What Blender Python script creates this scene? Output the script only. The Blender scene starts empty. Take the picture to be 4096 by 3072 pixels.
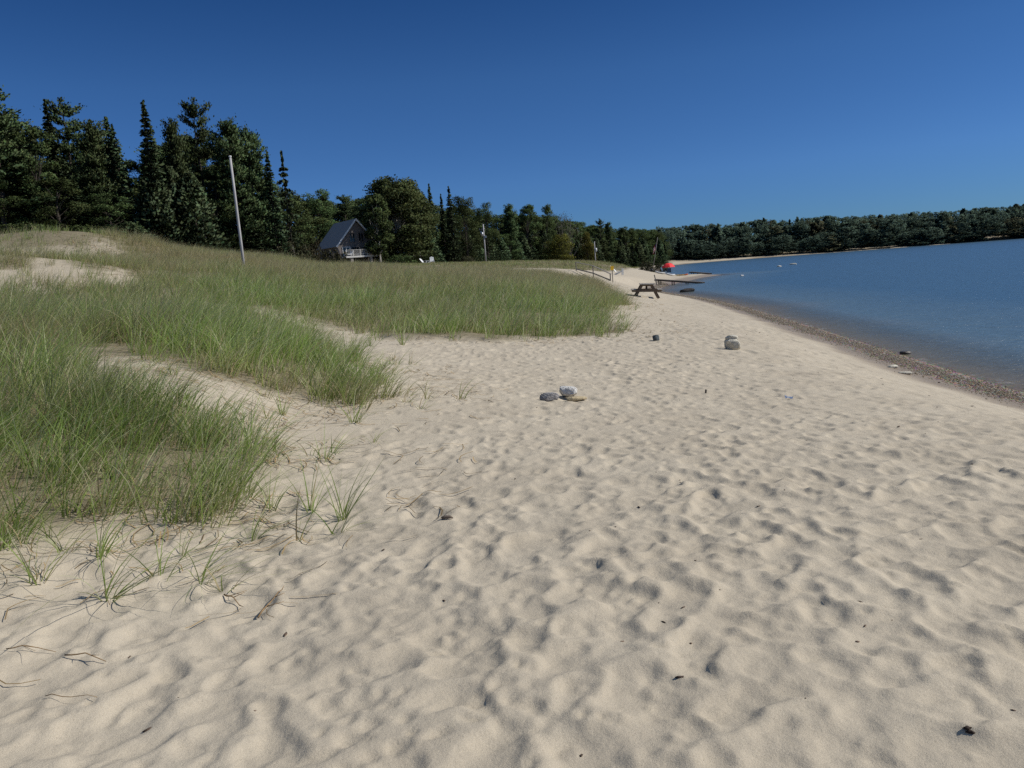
import bpy, math, random
import numpy as np

S = bpy.context.scene
COL = S.collection
RNG = np.random.default_rng(11)
random.seed(5)
PI = math.pi
LAKE = -1.3            # water level; the sand at the camera is z = 0
EYE = 1.6

# ------------------------------------------------------------------ camera
F = 3200.0             # focal length in pixels of the 4096 px wide photograph
PITCH = math.radians(8.13)
ROLL = math.radians(4.2)
cam_d = bpy.data.cameras.new('camera')
cam_d.sensor_width = 36.0
cam_d.lens = 36.0 * F / 4096.0
cam_d.clip_start = 0.05
cam_d.clip_end = 6000
cam = bpy.data.objects.new('camera', cam_d)
COL.objects.link(cam)
fw = np.array([0, math.cos(PITCH), -math.sin(PITCH)])
rt0 = np.array([1.0, 0, 0])
up0 = np.cross(rt0, fw)
# camera rolled so that the horizon climbs to the right in the picture
rt = rt0 * math.cos(ROLL) - up0 * math.sin(ROLL)
up = rt0 * math.sin(ROLL) + up0 * math.cos(ROLL)
from mathutils import Matrix, Vector
cam.matrix_world = Matrix(((rt[0], up[0], -fw[0], 0), (rt[1], up[1], -fw[1], 0), (rt[2], up[2], -fw[2], EYE), (0, 0, 0, 1)))
S.camera = cam


def ray(px, py):
    return fw + rt * ((px - 2048) / F) - up * ((py - 1536) / F)


def at(px, py, Y):
    """the world point at distance Y north of the camera, seen in that direction"""
    d = ray(px, py)
    p = d * (Y / d[1])
    return np.array([p[0], p[1], p[2] + EYE])


# ------------------------------------------------------------------ noise helpers
def vnoise(x, y, seed=0):
    xi = np.floor(x).astype(np.int64); yi = np.floor(y).astype(np.int64)
    xf = x - xi; yf = y - yi
    u = xf * xf * (3 - 2 * xf); v = yf * yf * (3 - 2 * yf)

    def h(a, b):
        n = (a * 374761393 + b * 668265263 + seed * 974711) & 0x7fffffff
        n = ((n ^ (n >> 13)) * 1274126177) & 0x7fffffff
        n = n ^ (n >> 16)
        return (n & 0xffff) / 65535.0
    return (h(xi, yi) * (1 - u) + h(xi + 1, yi) * u) * (1 - v) + (h(xi, yi + 1) * (1 - u) + h(xi + 1, yi + 1) * u) * v


def fbm(x, y, seed=0, o=4):
    r = 0; a = 0.5
    for i in range(o):
        r = r + a * vnoise(x, y, seed + i); x = x * 2.03 + 7.1; y = y * 2.03 - 3.7; a *= 0.5
    return r


def sstep(a, b, x):
    t = np.clip((x - a) / (b - a), 0, 1)
    return t * t * (3 - 2 * t)


# ------------------------------------------------------------------ terrain
SHORE = np.array([(9.4, -60), (9.2, -5), (9.2, 8), (9.3, 14.6), (11.1, 28.5), (12.9, 44), (13.6, 55), (13.6, 66), (13.9, 74), (15.5, 80), (18, 88),
                  (22, 97), (26, 107), (30.5, 114), (29, 118), (24, 120), (23, 128), (30, 165), (43, 220), (58, 290), (76, 335), (110, 350),
                  (170, 356), (260, 362), (420, 368), (1200, 380), (3000, 400)])
WATERPOLY = np.vstack([SHORE, [(3000, -60)]])


def inpoly(x, y, P):
    r = np.zeros(np.shape(x), bool)
    n = len(P)
    for i in range(n):
        x0, y0 = P[i]; x1, y1 = P[(i + 1) % n]
        if y0 == y1:
            continue
        c = ((y0 > y) != (y1 > y)) & (x < (x1 - x0) * (y - y0) / (y1 - y0) + x0)
        r ^= c
    return r


def polydist(x, y, P, closed=False):
    d = np.full(np.shape(x), 1e18)
    n = len(P)
    for i in range(n if closed else n - 1):
        a = P[i]; b = P[(i + 1) % n]
        ab = b - a; L2 = (ab ** 2).sum()
        t = np.clip(((x - a[0]) * ab[0] + (y - a[1]) * ab[1]) / L2, 0, 1)
        d = np.minimum(d, (x - a[0] - t * ab[0]) ** 2 + (y - a[1] - t * ab[1]) ** 2)
    return np.sqrt(d)


def shore_s(x, y):
    d = polydist(x, y, SHORE)
    return np.where(inpoly(x, y, WATERPOLY), -d, d)


CP = []


def cw(x, y, z): CP.append((x, y, z))
def cp(px, py, Y, g=0.0):
    p = at(px, py, Y); CP.append((p[0], p[1], p[2] - g))


for a in [(0, -8, .05), (6, -8, -.3), (-8, -8, .3), (-25, -8, 1.5), (0, 0, 0), (4, 0, -.08), (7, 0, -.45), (-4, 1, .1), (-8, 2, .35), (-20, 4, 1.6),
          (0, 4, 0), (5, 5, -.12), (7.5, 6, -.5), (-3, 4.2, .07), (0, 8, -.05), (0, 12, -.08), (4, 10, -.25), (7.6, 13, -.72), (9, 24, -.78), (-1.2, 9.5, .05)]:
    cw(*a)
cp(130, 2200, 4.84); cp(800, 2150, 5.2); cp(200, 1700, 7.3); cp(800, 1560, 8.5); cp(1150, 1650, 9.2); cp(1500, 1600, 10.0)
cp(1400, 1450, 14.0); cp(600, 1165, 11.5, .8); cp(0, 1170, 10.5, .8); cp(1000, 1190, 12.5, .75); cp(1290, 1330, 13.0, .4)
cw(-8, 17, 1.0); cw(-14, 19, 1.6)
cp(100, 1165, 26, .1); cp(150, 1038, 44); cp(0, 952, 52, .7); cp(-400, 945, 52, .7); cp(250, 948, 52, .7); cp(600, 986, 55, .6); cp(800, 1012, 56, .6)
cp(950, 1058, 44, .3); cp(1174, 1018, 66, .6); cp(1340, 1066, 75, .7); cp(1420, 1072, 60, .7); cp(700, 1100, 30, .6); cp(950, 1110, 24, .7); cp(400, 1080, 34, .3)
cp(1200, 1078, 28, 1.12); cp(1450, 1070, 30, 1.14); cp(1740, 1077, 31, 1.14); cp(2000, 1067, 32, 1.14); cp(2200, 1073, 34, 1.10); cp(2330, 1095, 36, 1.04); cp(2450, 1165, 38, .5)
cp(1330, 1340, 20.9); cp(1600, 1380, 17.8); cp(2000, 1375, 18.8); cp(2400, 1345, 20.2); cp(2510, 1330, 21); cp(2450, 1270, 27.4); cp(2620, 1210, 40.5)
cp(2700, 1215, 42)
cp(1420, 1052, 138); cp(1420, 1066, 118); cp(1400, 1068, 95); cp(1500, 1074, 85); cp(1600, 1062, 110); cp(1740, 1060, 145); cp(1950, 1056, 185); cp(2200, 1066, 200); cp(2290, 1078, 90); cp(2440, 1121, 66); cp(2374, 1112, 70)
cp(2305, 1085, 76); cp(2480, 1100, 95); cp(2550, 1110, 90); cp(2400, 1046, 130, .3); cp(2470, 1051, 140, .3); cp(2560, 1075, 140); cp(2610, 1085, 118)
cp(2660, 1096, 116); cp(2550, 1140, 70); cp(2360, 1150, 50); cp(1500, 1080, 55, .3)
cp(0, 955, 88); cp(-500, 950, 88); cp(600, 1000, 96); cp(1000, 1050, 105); cp(1250, 1045, 130)
cp(1700, 1052, 210); cp(2000, 1056, 250); cp(2300, 1060, 310); cp(2600, 1060, 342)
for a in [(-100, 200, 9), (-220, 150, 13), (-60, 320, 13), (0, 420, 15), (80, 430, 10), (-20, 270, 9), (30, 360, 9), (170, 375, .3), (300, 385, .8), (170, 430, 8), (300, 440, 8), (600, 420, 3), (900, 600, 8), (-400, 600, 14), (200, 700, 8), (-200, 20, 8), (-90, 50, 7)]:
    cw(*a)
CP = np.array(CP)


def warp(x, y):
    k = np.maximum(y, -11) + 13.0
    return x / k * 1.6, np.log(k)


def U(r2):
    return np.where(r2 < 1e-12, 0, r2 * np.log(np.maximum(r2, 1e-12)))


cu, cv = warp(CP[:, 0], CP[:, 1])
n = len(CP)
K = U((cu[:, None] - cu) ** 2 + (cv[:, None] - cv) ** 2) + np.eye(n) * 2e-3
Pm = np.stack([np.ones(n), cu, cv], 1)
A = np.block([[K, Pm], [Pm.T, np.zeros((3, 3))]])
TW = np.linalg.solve(A, np.concatenate([CP[:, 2], np.zeros(3)]))


def tps(x, y):
    sh = np.shape(x); x = np.ravel(x).astype(float); y = np.ravel(y).astype(float)
    u, v = warp(x, y)
    out = TW[n] + TW[n + 1] * u + TW[n + 2] * v
    for i in range(n):
        out += TW[i] * U((u - cu[i]) ** 2 + (v - cv[i]) ** 2)
    return out.reshape(sh)


def ground(x, y, s=None):
    x = np.asarray(x, float); y = np.asarray(y, float)
    if s is None:
        s = shore_s(x, y)
    t = np.maximum(tps(x, y), LAKE + .25)
    prof = LAKE + np.where(s < 0, np.maximum(s * 0.075, -2.5), np.interp(s, [0, .4, 1.3, 2.2, 4, 8, 30], [0, .07, .17, .36, .55, .8, 1.3]))
    w = sstep(1.4, 4.5, s)
    return prof * (1 - w) + t * w


def gz(x, y):
    return float(ground(np.array([x]), np.array([y]))[0])


def pick(px, py):
    """where the line of sight meets the ground"""
    d = ray(px, py)
    Ys = np.concatenate([np.arange(1.2, 30, .05), np.arange(30, 120, .3), np.arange(120, 420, 1.0)])
    k = Ys / d[1]
    P = d[None, :] * k[:, None]
    h = P[:, 2] + EYE - ground(P[:, 0], P[:, 1])
    i = np.argmax(h < 0)
    if h[i] >= 0:
        i = len(Ys) - 1
    return np.array([P[i, 0], P[i, 1]])


# ------------------------------------------------------------------ materials
def nodes(name):
    m = bpy.data.materials.new(name); m.use_nodes = True
    nt = m.node_tree; nt.nodes.clear()
    out = nt.nodes.new('ShaderNodeOutputMaterial')
    return m, nt, out


def N(nt, typ, **kw):
    nd = nt.nodes.new(typ)
    for k, v in kw.items():
        if k.startswith('i_'):
            key = k[2:]
            nd.inputs[int(key) if key.isdigit() else key.replace('_', ' ')].default_value = v
        else:
            setattr(nd, k, v)
    return nd


def ramp(nt, stops, src):
    r = nt.nodes.new('ShaderNodeValToRGB')
    el = r.color_ramp.elements
    while len(el) < len(stops):
        el.new(0.5)
    for e, (p, c) in zip(el, stops):
        e.position = p
        e.color = (*c, 1) if len(c) == 3 else c
    nt.links.new(src, r.inputs[0])
    return r.outputs[0]


def mixc(nt, fac, a, b, mode='MIX'):
    m = nt.nodes.new('ShaderNodeMix'); m.data_type = 'RGBA'; m.blend_type = mode
    for sock, v in ((m.inputs[0], fac), (m.inputs[6], a), (m.inputs[7], b)):
        if hasattr(v, 'is_output'):
            nt.links.new(v, sock)
        elif isinstance(v, (int, float)):
            sock.default_value = v
        else:
            sock.default_value = (*v, 1)
    return m.outputs[2]


def simple(name, c, rough=.7, var=.25, scale=8.0, bump=.15, metal=0, spec=.3, stretch=None, c2=None):
    """weathered surface: two noise scales vary the colour, a third roughens it"""
    m, nt, out = nodes(name)
    tc = N(nt, 'ShaderNodeTexCoord')
    src = tc.outputs['Object']
    if stretch:
        mp = N(nt, 'ShaderNodeMapping'); mp.inputs['Scale'].default_value = stretch
        nt.links.new(src, mp.inputs[0]); src = mp.outputs[0]
    n1 = N(nt, 'ShaderNodeTexNoise', i_Scale=scale, i_Detail=6.0, i_Roughness=.65)
    nt.links.new(src, n1.inputs['Vector'])
    dark = tuple(v * (1 - var) for v in c); lite = c2 if c2 else tuple(min(1, v * (1 + var)) for v in c)
    col = ramp(nt, [(.3, dark), (.7, lite)], n1.outputs[0])
    b = N(nt, 'ShaderNodeBsdfPrincipled'); b.inputs['Roughness'].default_value = rough; b.inputs['Metallic'].default_value = metal
    b.inputs['Specular IOR Level'].default_value = spec
    nt.links.new(col, b.inputs['Base Color'])
    n2 = N(nt, 'ShaderNodeTexNoise', i_Scale=scale * 5, i_Detail=4.0)
    nt.links.new(src, n2.inputs['Vector'])
    bp = N(nt, 'ShaderNodeBump', i_Strength=bump, i_Distance=.02)
    nt.links.new(n2.outputs[0], bp.inputs['Height']); nt.links.new(bp.outputs[0], b.inputs['Normal'])
    nt.links.new(b.outputs[0], out.inputs[0])
    return m


def leafmat(name, c, trans=.3, hue=.5, rough=.6):
    """foliage: vertex colour 'tint' times base colour, some light passing through"""
    m, nt, out = nodes(name)
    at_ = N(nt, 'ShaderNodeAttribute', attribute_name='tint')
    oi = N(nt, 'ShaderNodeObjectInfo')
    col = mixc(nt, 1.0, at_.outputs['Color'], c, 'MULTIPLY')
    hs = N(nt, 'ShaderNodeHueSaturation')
    mr = N(nt, 'ShaderNodeMapRange', i_3=hue - .025, i_4=hue + .018); nt.links.new(oi.outputs['Random'], mr.inputs[0])
    nt.links.new(mr.outputs[0], hs.inputs['Hue'])
    mv = N(nt, 'ShaderNodeMapRange', i_3=.75, i_4=1.25); nt.links.new(oi.outputs['Random'], mv.inputs[0]); nt.links.new(mv.outputs[0], hs.inputs['Value'])
    nt.links.new(col, hs.inputs['Color'])
    b = N(nt, 'ShaderNodeBsdfPrincipled'); b.inputs['Roughness'].default_value = .8; b.inputs['Specular IOR Level'].default_value = .08
    nt.links.new(hs.outputs[0], b.inputs['Base Color'])
    t = N(nt, 'ShaderNodeBsdfTranslucent'); nt.links.new(hs.outputs[0], t.inputs[0])
    mx = N(nt, 'ShaderNodeMixShader'); mx.inputs[0].default_value = trans
    nt.links.new(b.outputs[0], mx.inputs[1]); nt.links.new(t.outputs[0], mx.inputs[2]); nt.links.new(mx.outputs[0], out.inputs[0])
    return m


def grassmat(name, trans=.35):
    m, nt, out = nodes(name)
    at_ = N(nt, 'ShaderNodeAttribute', attribute_name='tint')
    b = N(nt, 'ShaderNodeBsdfPrincipled'); b.inputs['Roughness'].default_value = .45; b.inputs['Specular IOR Level'].default_value = .4
    nt.links.new(at_.outputs['Color'], b.inputs['Base Color'])
    t = N(nt, 'ShaderNodeBsdfTranslucent'); nt.links.new(at_.outputs['Color'], t.inputs[0])
    mx = N(nt, 'ShaderNodeMixShader'); mx.inputs[0].default_value = trans
    nt.links.new(b.outputs[0], mx.inputs[1]); nt.links.new(t.outputs[0], mx.inputs[2]); nt.links.new(mx.outputs[0], out.inputs[0])
    return m


def tintmat(name, rough=.8, bump=0.0, scale=60):
    m, nt, out = nodes(name)
    at_ = N(nt, 'ShaderNodeAttribute', attribute_name='tint')
    b = N(nt, 'ShaderNodeBsdfPrincipled'); b.inputs['Roughness'].default_value = rough; b.inputs['Specular IOR Level'].default_value = .3
    nt.links.new(at_.outputs['Color'], b.inputs['Base Color'])
    if bump:
        n2 = N(nt, 'ShaderNodeTexNoise', i_Scale=scale, i_Detail=5.0)
        tc = N(nt, 'ShaderNodeTexCoord'); nt.links.new(tc.outputs['Object'], n2.inputs['Vector'])
        bp = N(nt, 'ShaderNodeBump', i_Strength=bump, i_Distance=.02)
        nt.links.new(n2.outputs[0], bp.inputs['Height']); nt.links.new(bp.outputs[0], b.inputs['Normal'])
    nt.links.new(b.outputs[0], out.inputs[0])
    return m


def sandmat():
    m, nt, out = nodes('sand')
    tc = N(nt, 'ShaderNodeTexCoord'); P = tc.outputs['Object']
    cov = N(nt, 'ShaderNodeAttribute', attribute_name='cover')   # r: plant litter, g: wetness, b: gravel
    sp = N(nt, 'ShaderNodeSeparateColor'); nt.links.new(cov.outputs['Color'], sp.inputs[0])
    big = N(nt, 'ShaderNodeTexNoise', i_Scale=.9, i_Detail=5.0, i_Roughness=.6); nt.links.new(P, big.inputs['Vector'])
    base = ramp(nt, [(.25, SAND_A), (.75, SAND_B)], big.outputs[0])
    fine = N(nt, 'ShaderNodeTexNoise', i_Scale=260.0, i_Detail=3.0, i_Roughness=.8); nt.links.new(P, fine.inputs['Vector'])
    fg = ramp(nt, [(.28, (.70, .685, .67)), (.5, (1, 1, 1)), (.72, (1.2, 1.2, 1.2))], fine.outputs[0])
    base = mixc(nt, 1.0, base, fg, 'MULTIPLY')
    # dark grains and specks
    vo = N(nt, 'ShaderNodeTexVoronoi', i_Scale=38.0); nt.links.new(P, vo.inputs['Vector'])
    spk = ramp(nt, [(.0, (1, 1, 1)), (.05, (1, 1, 1)), (.09, (0, 0, 0))], vo.outputs['Distance'])
    sk = N(nt, 'ShaderNodeMath', operation='MULTIPLY', i_1=.5); nt.links.new(spk, sk.inputs[0])
    base = mixc(nt, sk.outputs[0], base, (.16, .11, .08))
    # litter among the grass
    ln = N(nt, 'ShaderNodeTexNoise', i_Scale=7.0, i_Detail=8.0, i_Roughness=.75); nt.links.new(P, ln.inputs['Vector'])
    lc = ramp(nt, [(.3, (.07, .06, .03)), (.5, (.15, .125, .07)), (.7, (.27, .23, .15))], ln.outputs[0])
    base = mixc(nt, sp.outputs[0], base, lc)
    # wet band and gravel bed
    wn = mixc(nt, sp.outputs[1], (1, 1, 1), (.62, .57, .52))
    base = mixc(nt, 1.0, base, wn, 'MULTIPLY')
    gv = N(nt, 'ShaderNodeTexVoronoi', i_Scale=22.0); nt.links.new(P, gv.inputs['Vector'])
    gc = mixc(nt, .55, gv.outputs['Color'], (.22, .16, .11))
    gc = mixc(nt, 1.0, gc, (.75, .64, .50), 'MULTIPLY')
    base = mixc(nt, sp.outputs[2], base, gc)
    b = N(nt, 'ShaderNodeBsdfPrincipled'); b.inputs['Specular IOR Level'].default_value = .2
    nt.links.new(base, b.inputs['Base Color'])
    rr = N(nt, 'ShaderNodeMapRange', i_3=.95, i_4=.45); nt.links.new(sp.outputs[1], rr.inputs[0]); nt.links.new(rr.outputs[0], b.inputs['Roughness'])
    h1 = N(nt, 'ShaderNodeTexNoise', i_Scale=22.0, i_Detail=6.0, i_Roughness=.6); nt.links.new(P, h1.inputs['Vector'])
    b1 = N(nt, 'ShaderNodeBump', i_Strength=.5, i_Distance=.014); nt.links.new(h1.outputs[0], b1.inputs['Height'])
    b2 = N(nt, 'ShaderNodeBump', i_Strength=.5, i_Distance=.004); nt.links.new(fine.outputs[0], b2.inputs['Height']); nt.links.new(b1.outputs[0], b2.inputs['Normal'])
    nt.links.new(b2.outputs[0], b.inputs['Normal'])
    nt.links.new(b.outputs[0], out.inputs[0])
    return m


SAND_A = (.41, .353, .268)
SAND_B = (.49, .428, .33)


def watermat():
    m, nt, out = nodes('lake_water')
    tc = N(nt, 'ShaderNodeTexCoord'); P = tc.outputs['Object']
    dp = N(nt, 'ShaderNodeAttribute', attribute_name='depth')
    pn = N(nt, 'ShaderNodeTexNoise', i_Scale=.12, i_Detail=5.0); nt.links.new(P, pn.inputs['Vector'])
    ad = N(nt, 'ShaderNodeMath', operation='MULTIPLY_ADD', i_1=.35, i_2=-.16); nt.links.new(pn.outputs[0], ad.inputs[0])
    sm = N(nt, 'ShaderNodeMath', operation='ADD'); nt.links.new(dp.outputs['Fac'], sm.inputs[0]); nt.links.new(ad.outputs[0], sm.inputs[1])
    col = ramp(nt, [(.0, (.20, .17, .13)), (.10, (.14, .155, .15)), (.30, (.095, .145, .175)), (.8, (.055, .11, .165))], sm.outputs[0])
    mp = N(nt, 'ShaderNodeMapping'); mp.inputs['Rotation'].default_value = (0, 0, .5); mp.inputs['Scale'].default_value = (1, 2.6, 1)
    nt.links.new(P, mp.inputs[0])
    w1 = N(nt, 'ShaderNodeTexNoise', i_Scale=1.7, i_Detail=5.0, i_Roughness=.62); nt.links.new(mp.outputs[0], w1.inputs['Vector'])
    w2 = N(nt, 'ShaderNodeTexNoise', i_Scale=.35, i_Detail=3.0); nt.links.new(mp.outputs[0], w2.inputs['Vector'])
    b1 = N(nt, 'ShaderNodeBump', i_Strength=1.0, i_Distance=.13); nt.links.new(w1.outputs[0], b1.inputs['Height'])
    b2 = N(nt, 'ShaderNodeBump', i_Strength=.6, i_Distance=.25); nt.links.new(w2.outputs[0], b2.inputs['Height']); nt.links.new(b1.outputs[0], b2.inputs['Normal'])
    # small foam where the water laps the gravel
    fn = N(nt, 'ShaderNodeTexNoise', i_Scale=2.6, i_Detail=6.0, i_Roughness=.7); nt.links.new(P, fn.inputs['Vector'])
    fr = ramp(nt, [(.56, (0, 0, 0)), (.64, (1, 1, 1))], fn.outputs[0])
    fe = ramp(nt, [(.0, (1, 1, 1)), (.012, (1, 1, 1)), (.03, (0, 0, 0))], dp.outputs['Fac'])
    ff = mixc(nt, 1.0, fr, fe, 'MULTIPLY')
    col = mixc(nt, ff, col, (.62, .62, .60))
    b = N(nt, 'ShaderNodeBsdfPrincipled'); b.inputs['Roughness'].default_value = .27; b.inputs['IOR'].default_value = 1.33
    b.inputs['Specular IOR Level'].default_value = .5
    nt.links.new(col, b.inputs['Base Color']); nt.links.new(b2.outputs[0], b.inputs['Normal'])
    tr = N(nt, 'ShaderNodeBsdfTransparent'); tr.inputs[0].default_value = (.93, .93, .88, 1)
    al = ramp(nt, [(.0, (.35, .35, .35)), (.03, (.5, .5, .5)), (.22, (1, 1, 1))], dp.outputs['Fac'])
    mx = N(nt, 'ShaderNodeMixShader'); nt.links.new(al, mx.inputs[0]); nt.links.new(tr.outputs[0], mx.inputs[1]); nt.links.new(b.outputs[0], mx.inputs[2])
    nt.links.new(mx.outputs[0], out.inputs[0])
    return m


M = dict(
    sand=sandmat(), water=watermat(),
    grass=grassmat('dune_grass', .45), straw=tintmat('dry_straw', .8), pebble=tintmat('pebbles', .6), chips=tintmat('debris', .8),
    bark=simple('dark_bark', (.055, .045, .036), .9, .4, 6), birch=simple('birch_bark', (.36, .34, .30), .8, .45, 5), bare=simple('grey_twig', (.16, .14, .125), .9, .3, 6),
    spruce=leafmat('spruce_needles', (.062, .090, .045), .12), pine=leafmat('pine_needles', (.072, .104, .046), .15),
    broad=leafmat('broad_leaves', (.095, .135, .052), .3), birchleaf=leafmat('birch_leaves', (.112, .148, .058), .32), yellowleaf=leafmat('yellowing_leaves', (.15, .145, .035), .3),
    cedar=leafmat('cedar_sprays', (.098, .140, .072), .15), scrub=leafmat('scrub_leaves', (.075, .074, .042), .25),
    hazeleaf=leafmat('far_leaves_hazed', (.19, .275, .195), .45),  # paler than the near leaves: distance haze is put into the colour
    greywood=simple('weathered_wood', (.23, .21, .19), .85, .3, 5, stretch=(6, 6, 1)), polewood=simple('pole_wood', (.40, .39, .39), .8, .25, 4, stretch=(8, 8, .6)),
    darkwood=simple('dark_wet_wood', (.10, .085, .07), .8, .35, 6, stretch=(1, 5, 5)), tablewood=simple('old_table_wood', (.15, .115, .085), .8, .4, 4, stretch=(6, 1, 6)),
    tabletop=simple('old_table_top', (.26, .235, .20), .8, .35, 4, stretch=(6, 1, 6)),
    white=simple('white_paint', (.74, .74, .72), .6, .10, 6), offwhite=simple('aged_white_paint', (.56, .55, .52), .7, .2, 6),
    siding=simple('dark_board_siding', (.19, .165, .15), .85, .35, 4, stretch=(9, 9, .7)), roof=simple('grey_shingles', (.225, .215, .21), .9, .22, 14, .5),
    glass=simple('dark_glass', (.012, .016, .022), .12, .1, 2, 0, spec=.6), stone=simple('field_stone', (.34, .31, .28), .9, .45, 5, .6),
    metal=simple('grey_metal', (.42, .43, .44), .45, .12, 8, .05, metal=.6), yellow=simple('yellow_sign_paint', (.80, .48, .03), .5, .08, 6, .03),
    red=simple('red_canvas', (.75, .03, .035), .7, .12, 6, .05), redlite=simple('bright_red_canvas', (.85, .05, .055), .7, .1, 6, .05),
    orange=simple('orange_plastic', (.75, .16, .04), .45, .1, 5, .03), yelplastic=simple('yellow_plastic', (.62, .42, .10), .45, .1, 5, .03),
    bluecloth=simple('blue_grey_cloth', (.06, .10, .15), .8, .3, 10), black=simple('black_rubber', (.02, .02, .022), .6, .2, 10),
    flagwhite=simple('flag_white', (.66, .62, .60), .8, .08, 6, .05), flagred=simple('flag_red', (.42, .03, .04), .8, .08, 6, .05), flagblue=simple('flag_blue', (.03, .04, .14), .8, .08, 6, .05),
    rockgrey=simple('grey_rock', (.27, .26, .255), .9, .4, 14, .9, c2=(.42, .40, .39)), rockwhite=simple('white_rock', (.62, .60, .56), .9, .16, 14, .8), rocktan=simple('tan_rock', (.42, .34, .21), .9, .25, 14, .7),
    rockdark=simple('blue_grey_rock', (.085, .10, .105), .85, .35, 16, .6), rockcream=simple('cream_limestone', (.58, .54, .44), .9, .3, 12, .9), rockwet=simple('wet_dark_rock', (.07, .06, .05), .4, .3, 10, .5),
    foil=simple('blue_white_litter', (.36, .42, .55), .5, .5, 30, .3), drift=simple('driftwood', (.17, .135, .105), .85, .35, 12, .6, stretch=(1, 6, 6)),
    reed=simple('brown_stalk', (.24, .155, .075), .85, .35, 12, .3),
)


# ------------------------------------------------------------------ object helpers
def tag(o, label=None, cat=None, group=None, kind=None):
    for k, v in (('label', label), ('category', cat), ('group', group), ('kind', kind)):
        if v:
            o[k] = v
    return o


def empty(name, loc, rz=0.0):
    o = bpy.data.objects.new(name, None); COL.objects.link(o)
    o.location = [float(v) for v in loc]; o.rotation_euler = (0, 0, rz); o.empty_display_size = .2
    return o


def npmesh(name, V, Q, mat, tint=None, attr='tint', parent=None, smooth=False, nrm=None):
    me = bpy.data.meshes.new(name)
    V = np.ascontiguousarray(V, np.float32); Q = np.ascontiguousarray(Q, np.int32)
    k = Q.shape[1]
    me.vertices.add(len(V)); me.vertices.foreach_set('co', V.ravel())
    me.loops.add(Q.size); me.loops.foreach_set('vertex_index', Q.ravel())
    me.polygons.add(len(Q)); me.polygons.foreach_set('loop_start', np.arange(0, Q.size, k, dtype=np.int32))
    if smooth:
        me.polygons.foreach_set('use_smooth', np.ones(len(Q), bool))
    me.update(calc_edges=True)
    if tint is not None:
        a = me.color_attributes.new(attr, 'FLOAT_COLOR', 'POINT')
        c = np.ones((len(V), 4), np.float32); c[:, :3] = tint
        a.data.foreach_set('color', c.ravel())
    if nrm is not None:
        me.normals_split_custom_set_from_vertices(nrm.astype(np.float32))
    me.materials.append(mat)
    o = bpy.data.objects.new(name, me); COL.objects.link(o)
    if parent:
        o.parent = parent
    return o


class MB:
    """collects boxes, bars, tubes and lathes; build() links them as one mesh object"""
    def __init__(s): s.v = []; s.f = []; s.sm = []

    def add(s, vs, fs, smooth=False):
        b = len(s.v); s.v += [tuple(float(c) for c in p) for p in vs]; s.f += [tuple(i + b for i in f) for f in fs]; s.sm += [smooth] * len(fs)

    def box(s, c, d, rot=None, bev=0.0):
        hx, hy, hz = d[0] / 2, d[1] / 2, d[2] / 2
        b = min(bev, hx * .8, hy * .8, hz * .8)
        vs = []; 
        if b <= 0:
            vs = [(sx * hx, sy * hy, sz * hz) for sz in (-1, 1) for sy in (-1, 1) for sx in (-1, 1)]
            fs = [(0, 2, 3, 1), (4, 5, 7, 6), (0, 1, 5, 4), (2, 6, 7, 3), (0, 4, 6, 2), (1, 3, 7, 5)]
        else:
            ring = lambda x, y, z: [(-x, -y + b, z), (-x + b, -y, z), (x - b, -y, z), (x, -y + b, z), (x, y - b, z), (x - b, y, z), (-x + b, y, z), (-x, y - b, z)]
            vs = ring(hx - b * .7, hy - b * .7, -hz) + ring(hx, hy, -hz + b) + ring(hx, hy, hz - b) + ring(hx - b * .7, hy - b * .7, hz)
            fs = [tuple(range(7, -1, -1)), tuple(range(24, 32))]
            for r in range(3):
                for i in range(8):
                    j = (i + 1) % 8
                    fs.append((r * 8 + i, r * 8 + j, r * 8 + 8 + j, r * 8 + 8 + i))
        R = rot if rot is not None else Matrix.Identity(3)
        s.add([R @ Vector(p) + Vector(c) for p in vs], fs)
        return s

    def bar(s, a, b, w, h, roll=0.0, bev=0.0):
        a = Vector([float(i) for i in a]); b = Vector([float(i) for i in b]); d = b - a; L = d.length
        x = d.normalized(); ref = Vector((0, 0, 1)) if abs(x.z) < .95 else Vector((0, 1, 0))
        y = ref.cross(x).normalized(); z = x.cross(y)
        R = Matrix((x, y, z)).transposed() @ Matrix.Rotation(roll, 3, 'X')
        return s.box((a + b) / 2, (L, w, h), R, bev)

    def tube(s, pts, radii, n=8, cap=True):
        pts = [Vector([float(i) for i in p]) for p in pts]
        if not hasattr(radii, '__len__'):
            radii = [radii] * len(pts)
        vs = []; fs = []
        for i, p in enumerate(pts):
            d = (pts[min(i + 1, len(pts) - 1)] - pts[max(i - 1, 0)]).normalized()
            ref = Vector((0, 0, 1)) if abs(d.z) < .9 else Vector((1, 0, 0))
            x = ref.cross(d).normalized(); y = d.cross(x)
            for k in range(n):
                a = 2 * PI * k / n
                vs.append(p + (x * math.cos(a) + y * math.sin(a)) * radii[i])
        for i in range(len(pts) - 1):
            for k in range(n):
                fs.append((i * n + k, i * n + (k + 1) % n, (i + 1) * n + (k + 1) % n, (i + 1) * n + k))
        if cap:
            fs.append(tuple(range(n - 1, -1, -1))); fs.append(tuple((len(pts) - 1) * n + k for k in range(n)))
        s.add(vs, fs, True)
        return s

    def build(s, name, mat, parent=None, loc=None, rz=0):
        me = bpy.data.meshes.new(name); me.from_pydata(s.v, [], s.f); me.update()
        me.polygons.foreach_set('use_smooth', s.sm)
        me.materials.append(mat)
        o = bpy.data.objects.new(name, me); COL.objects.link(o)
        if parent:
            o.parent = parent
        if loc is not None:
            o.location = [float(v) for v in loc]; o.rotation_euler = (0, 0, rz)
        return o


KIDS = {}


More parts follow.
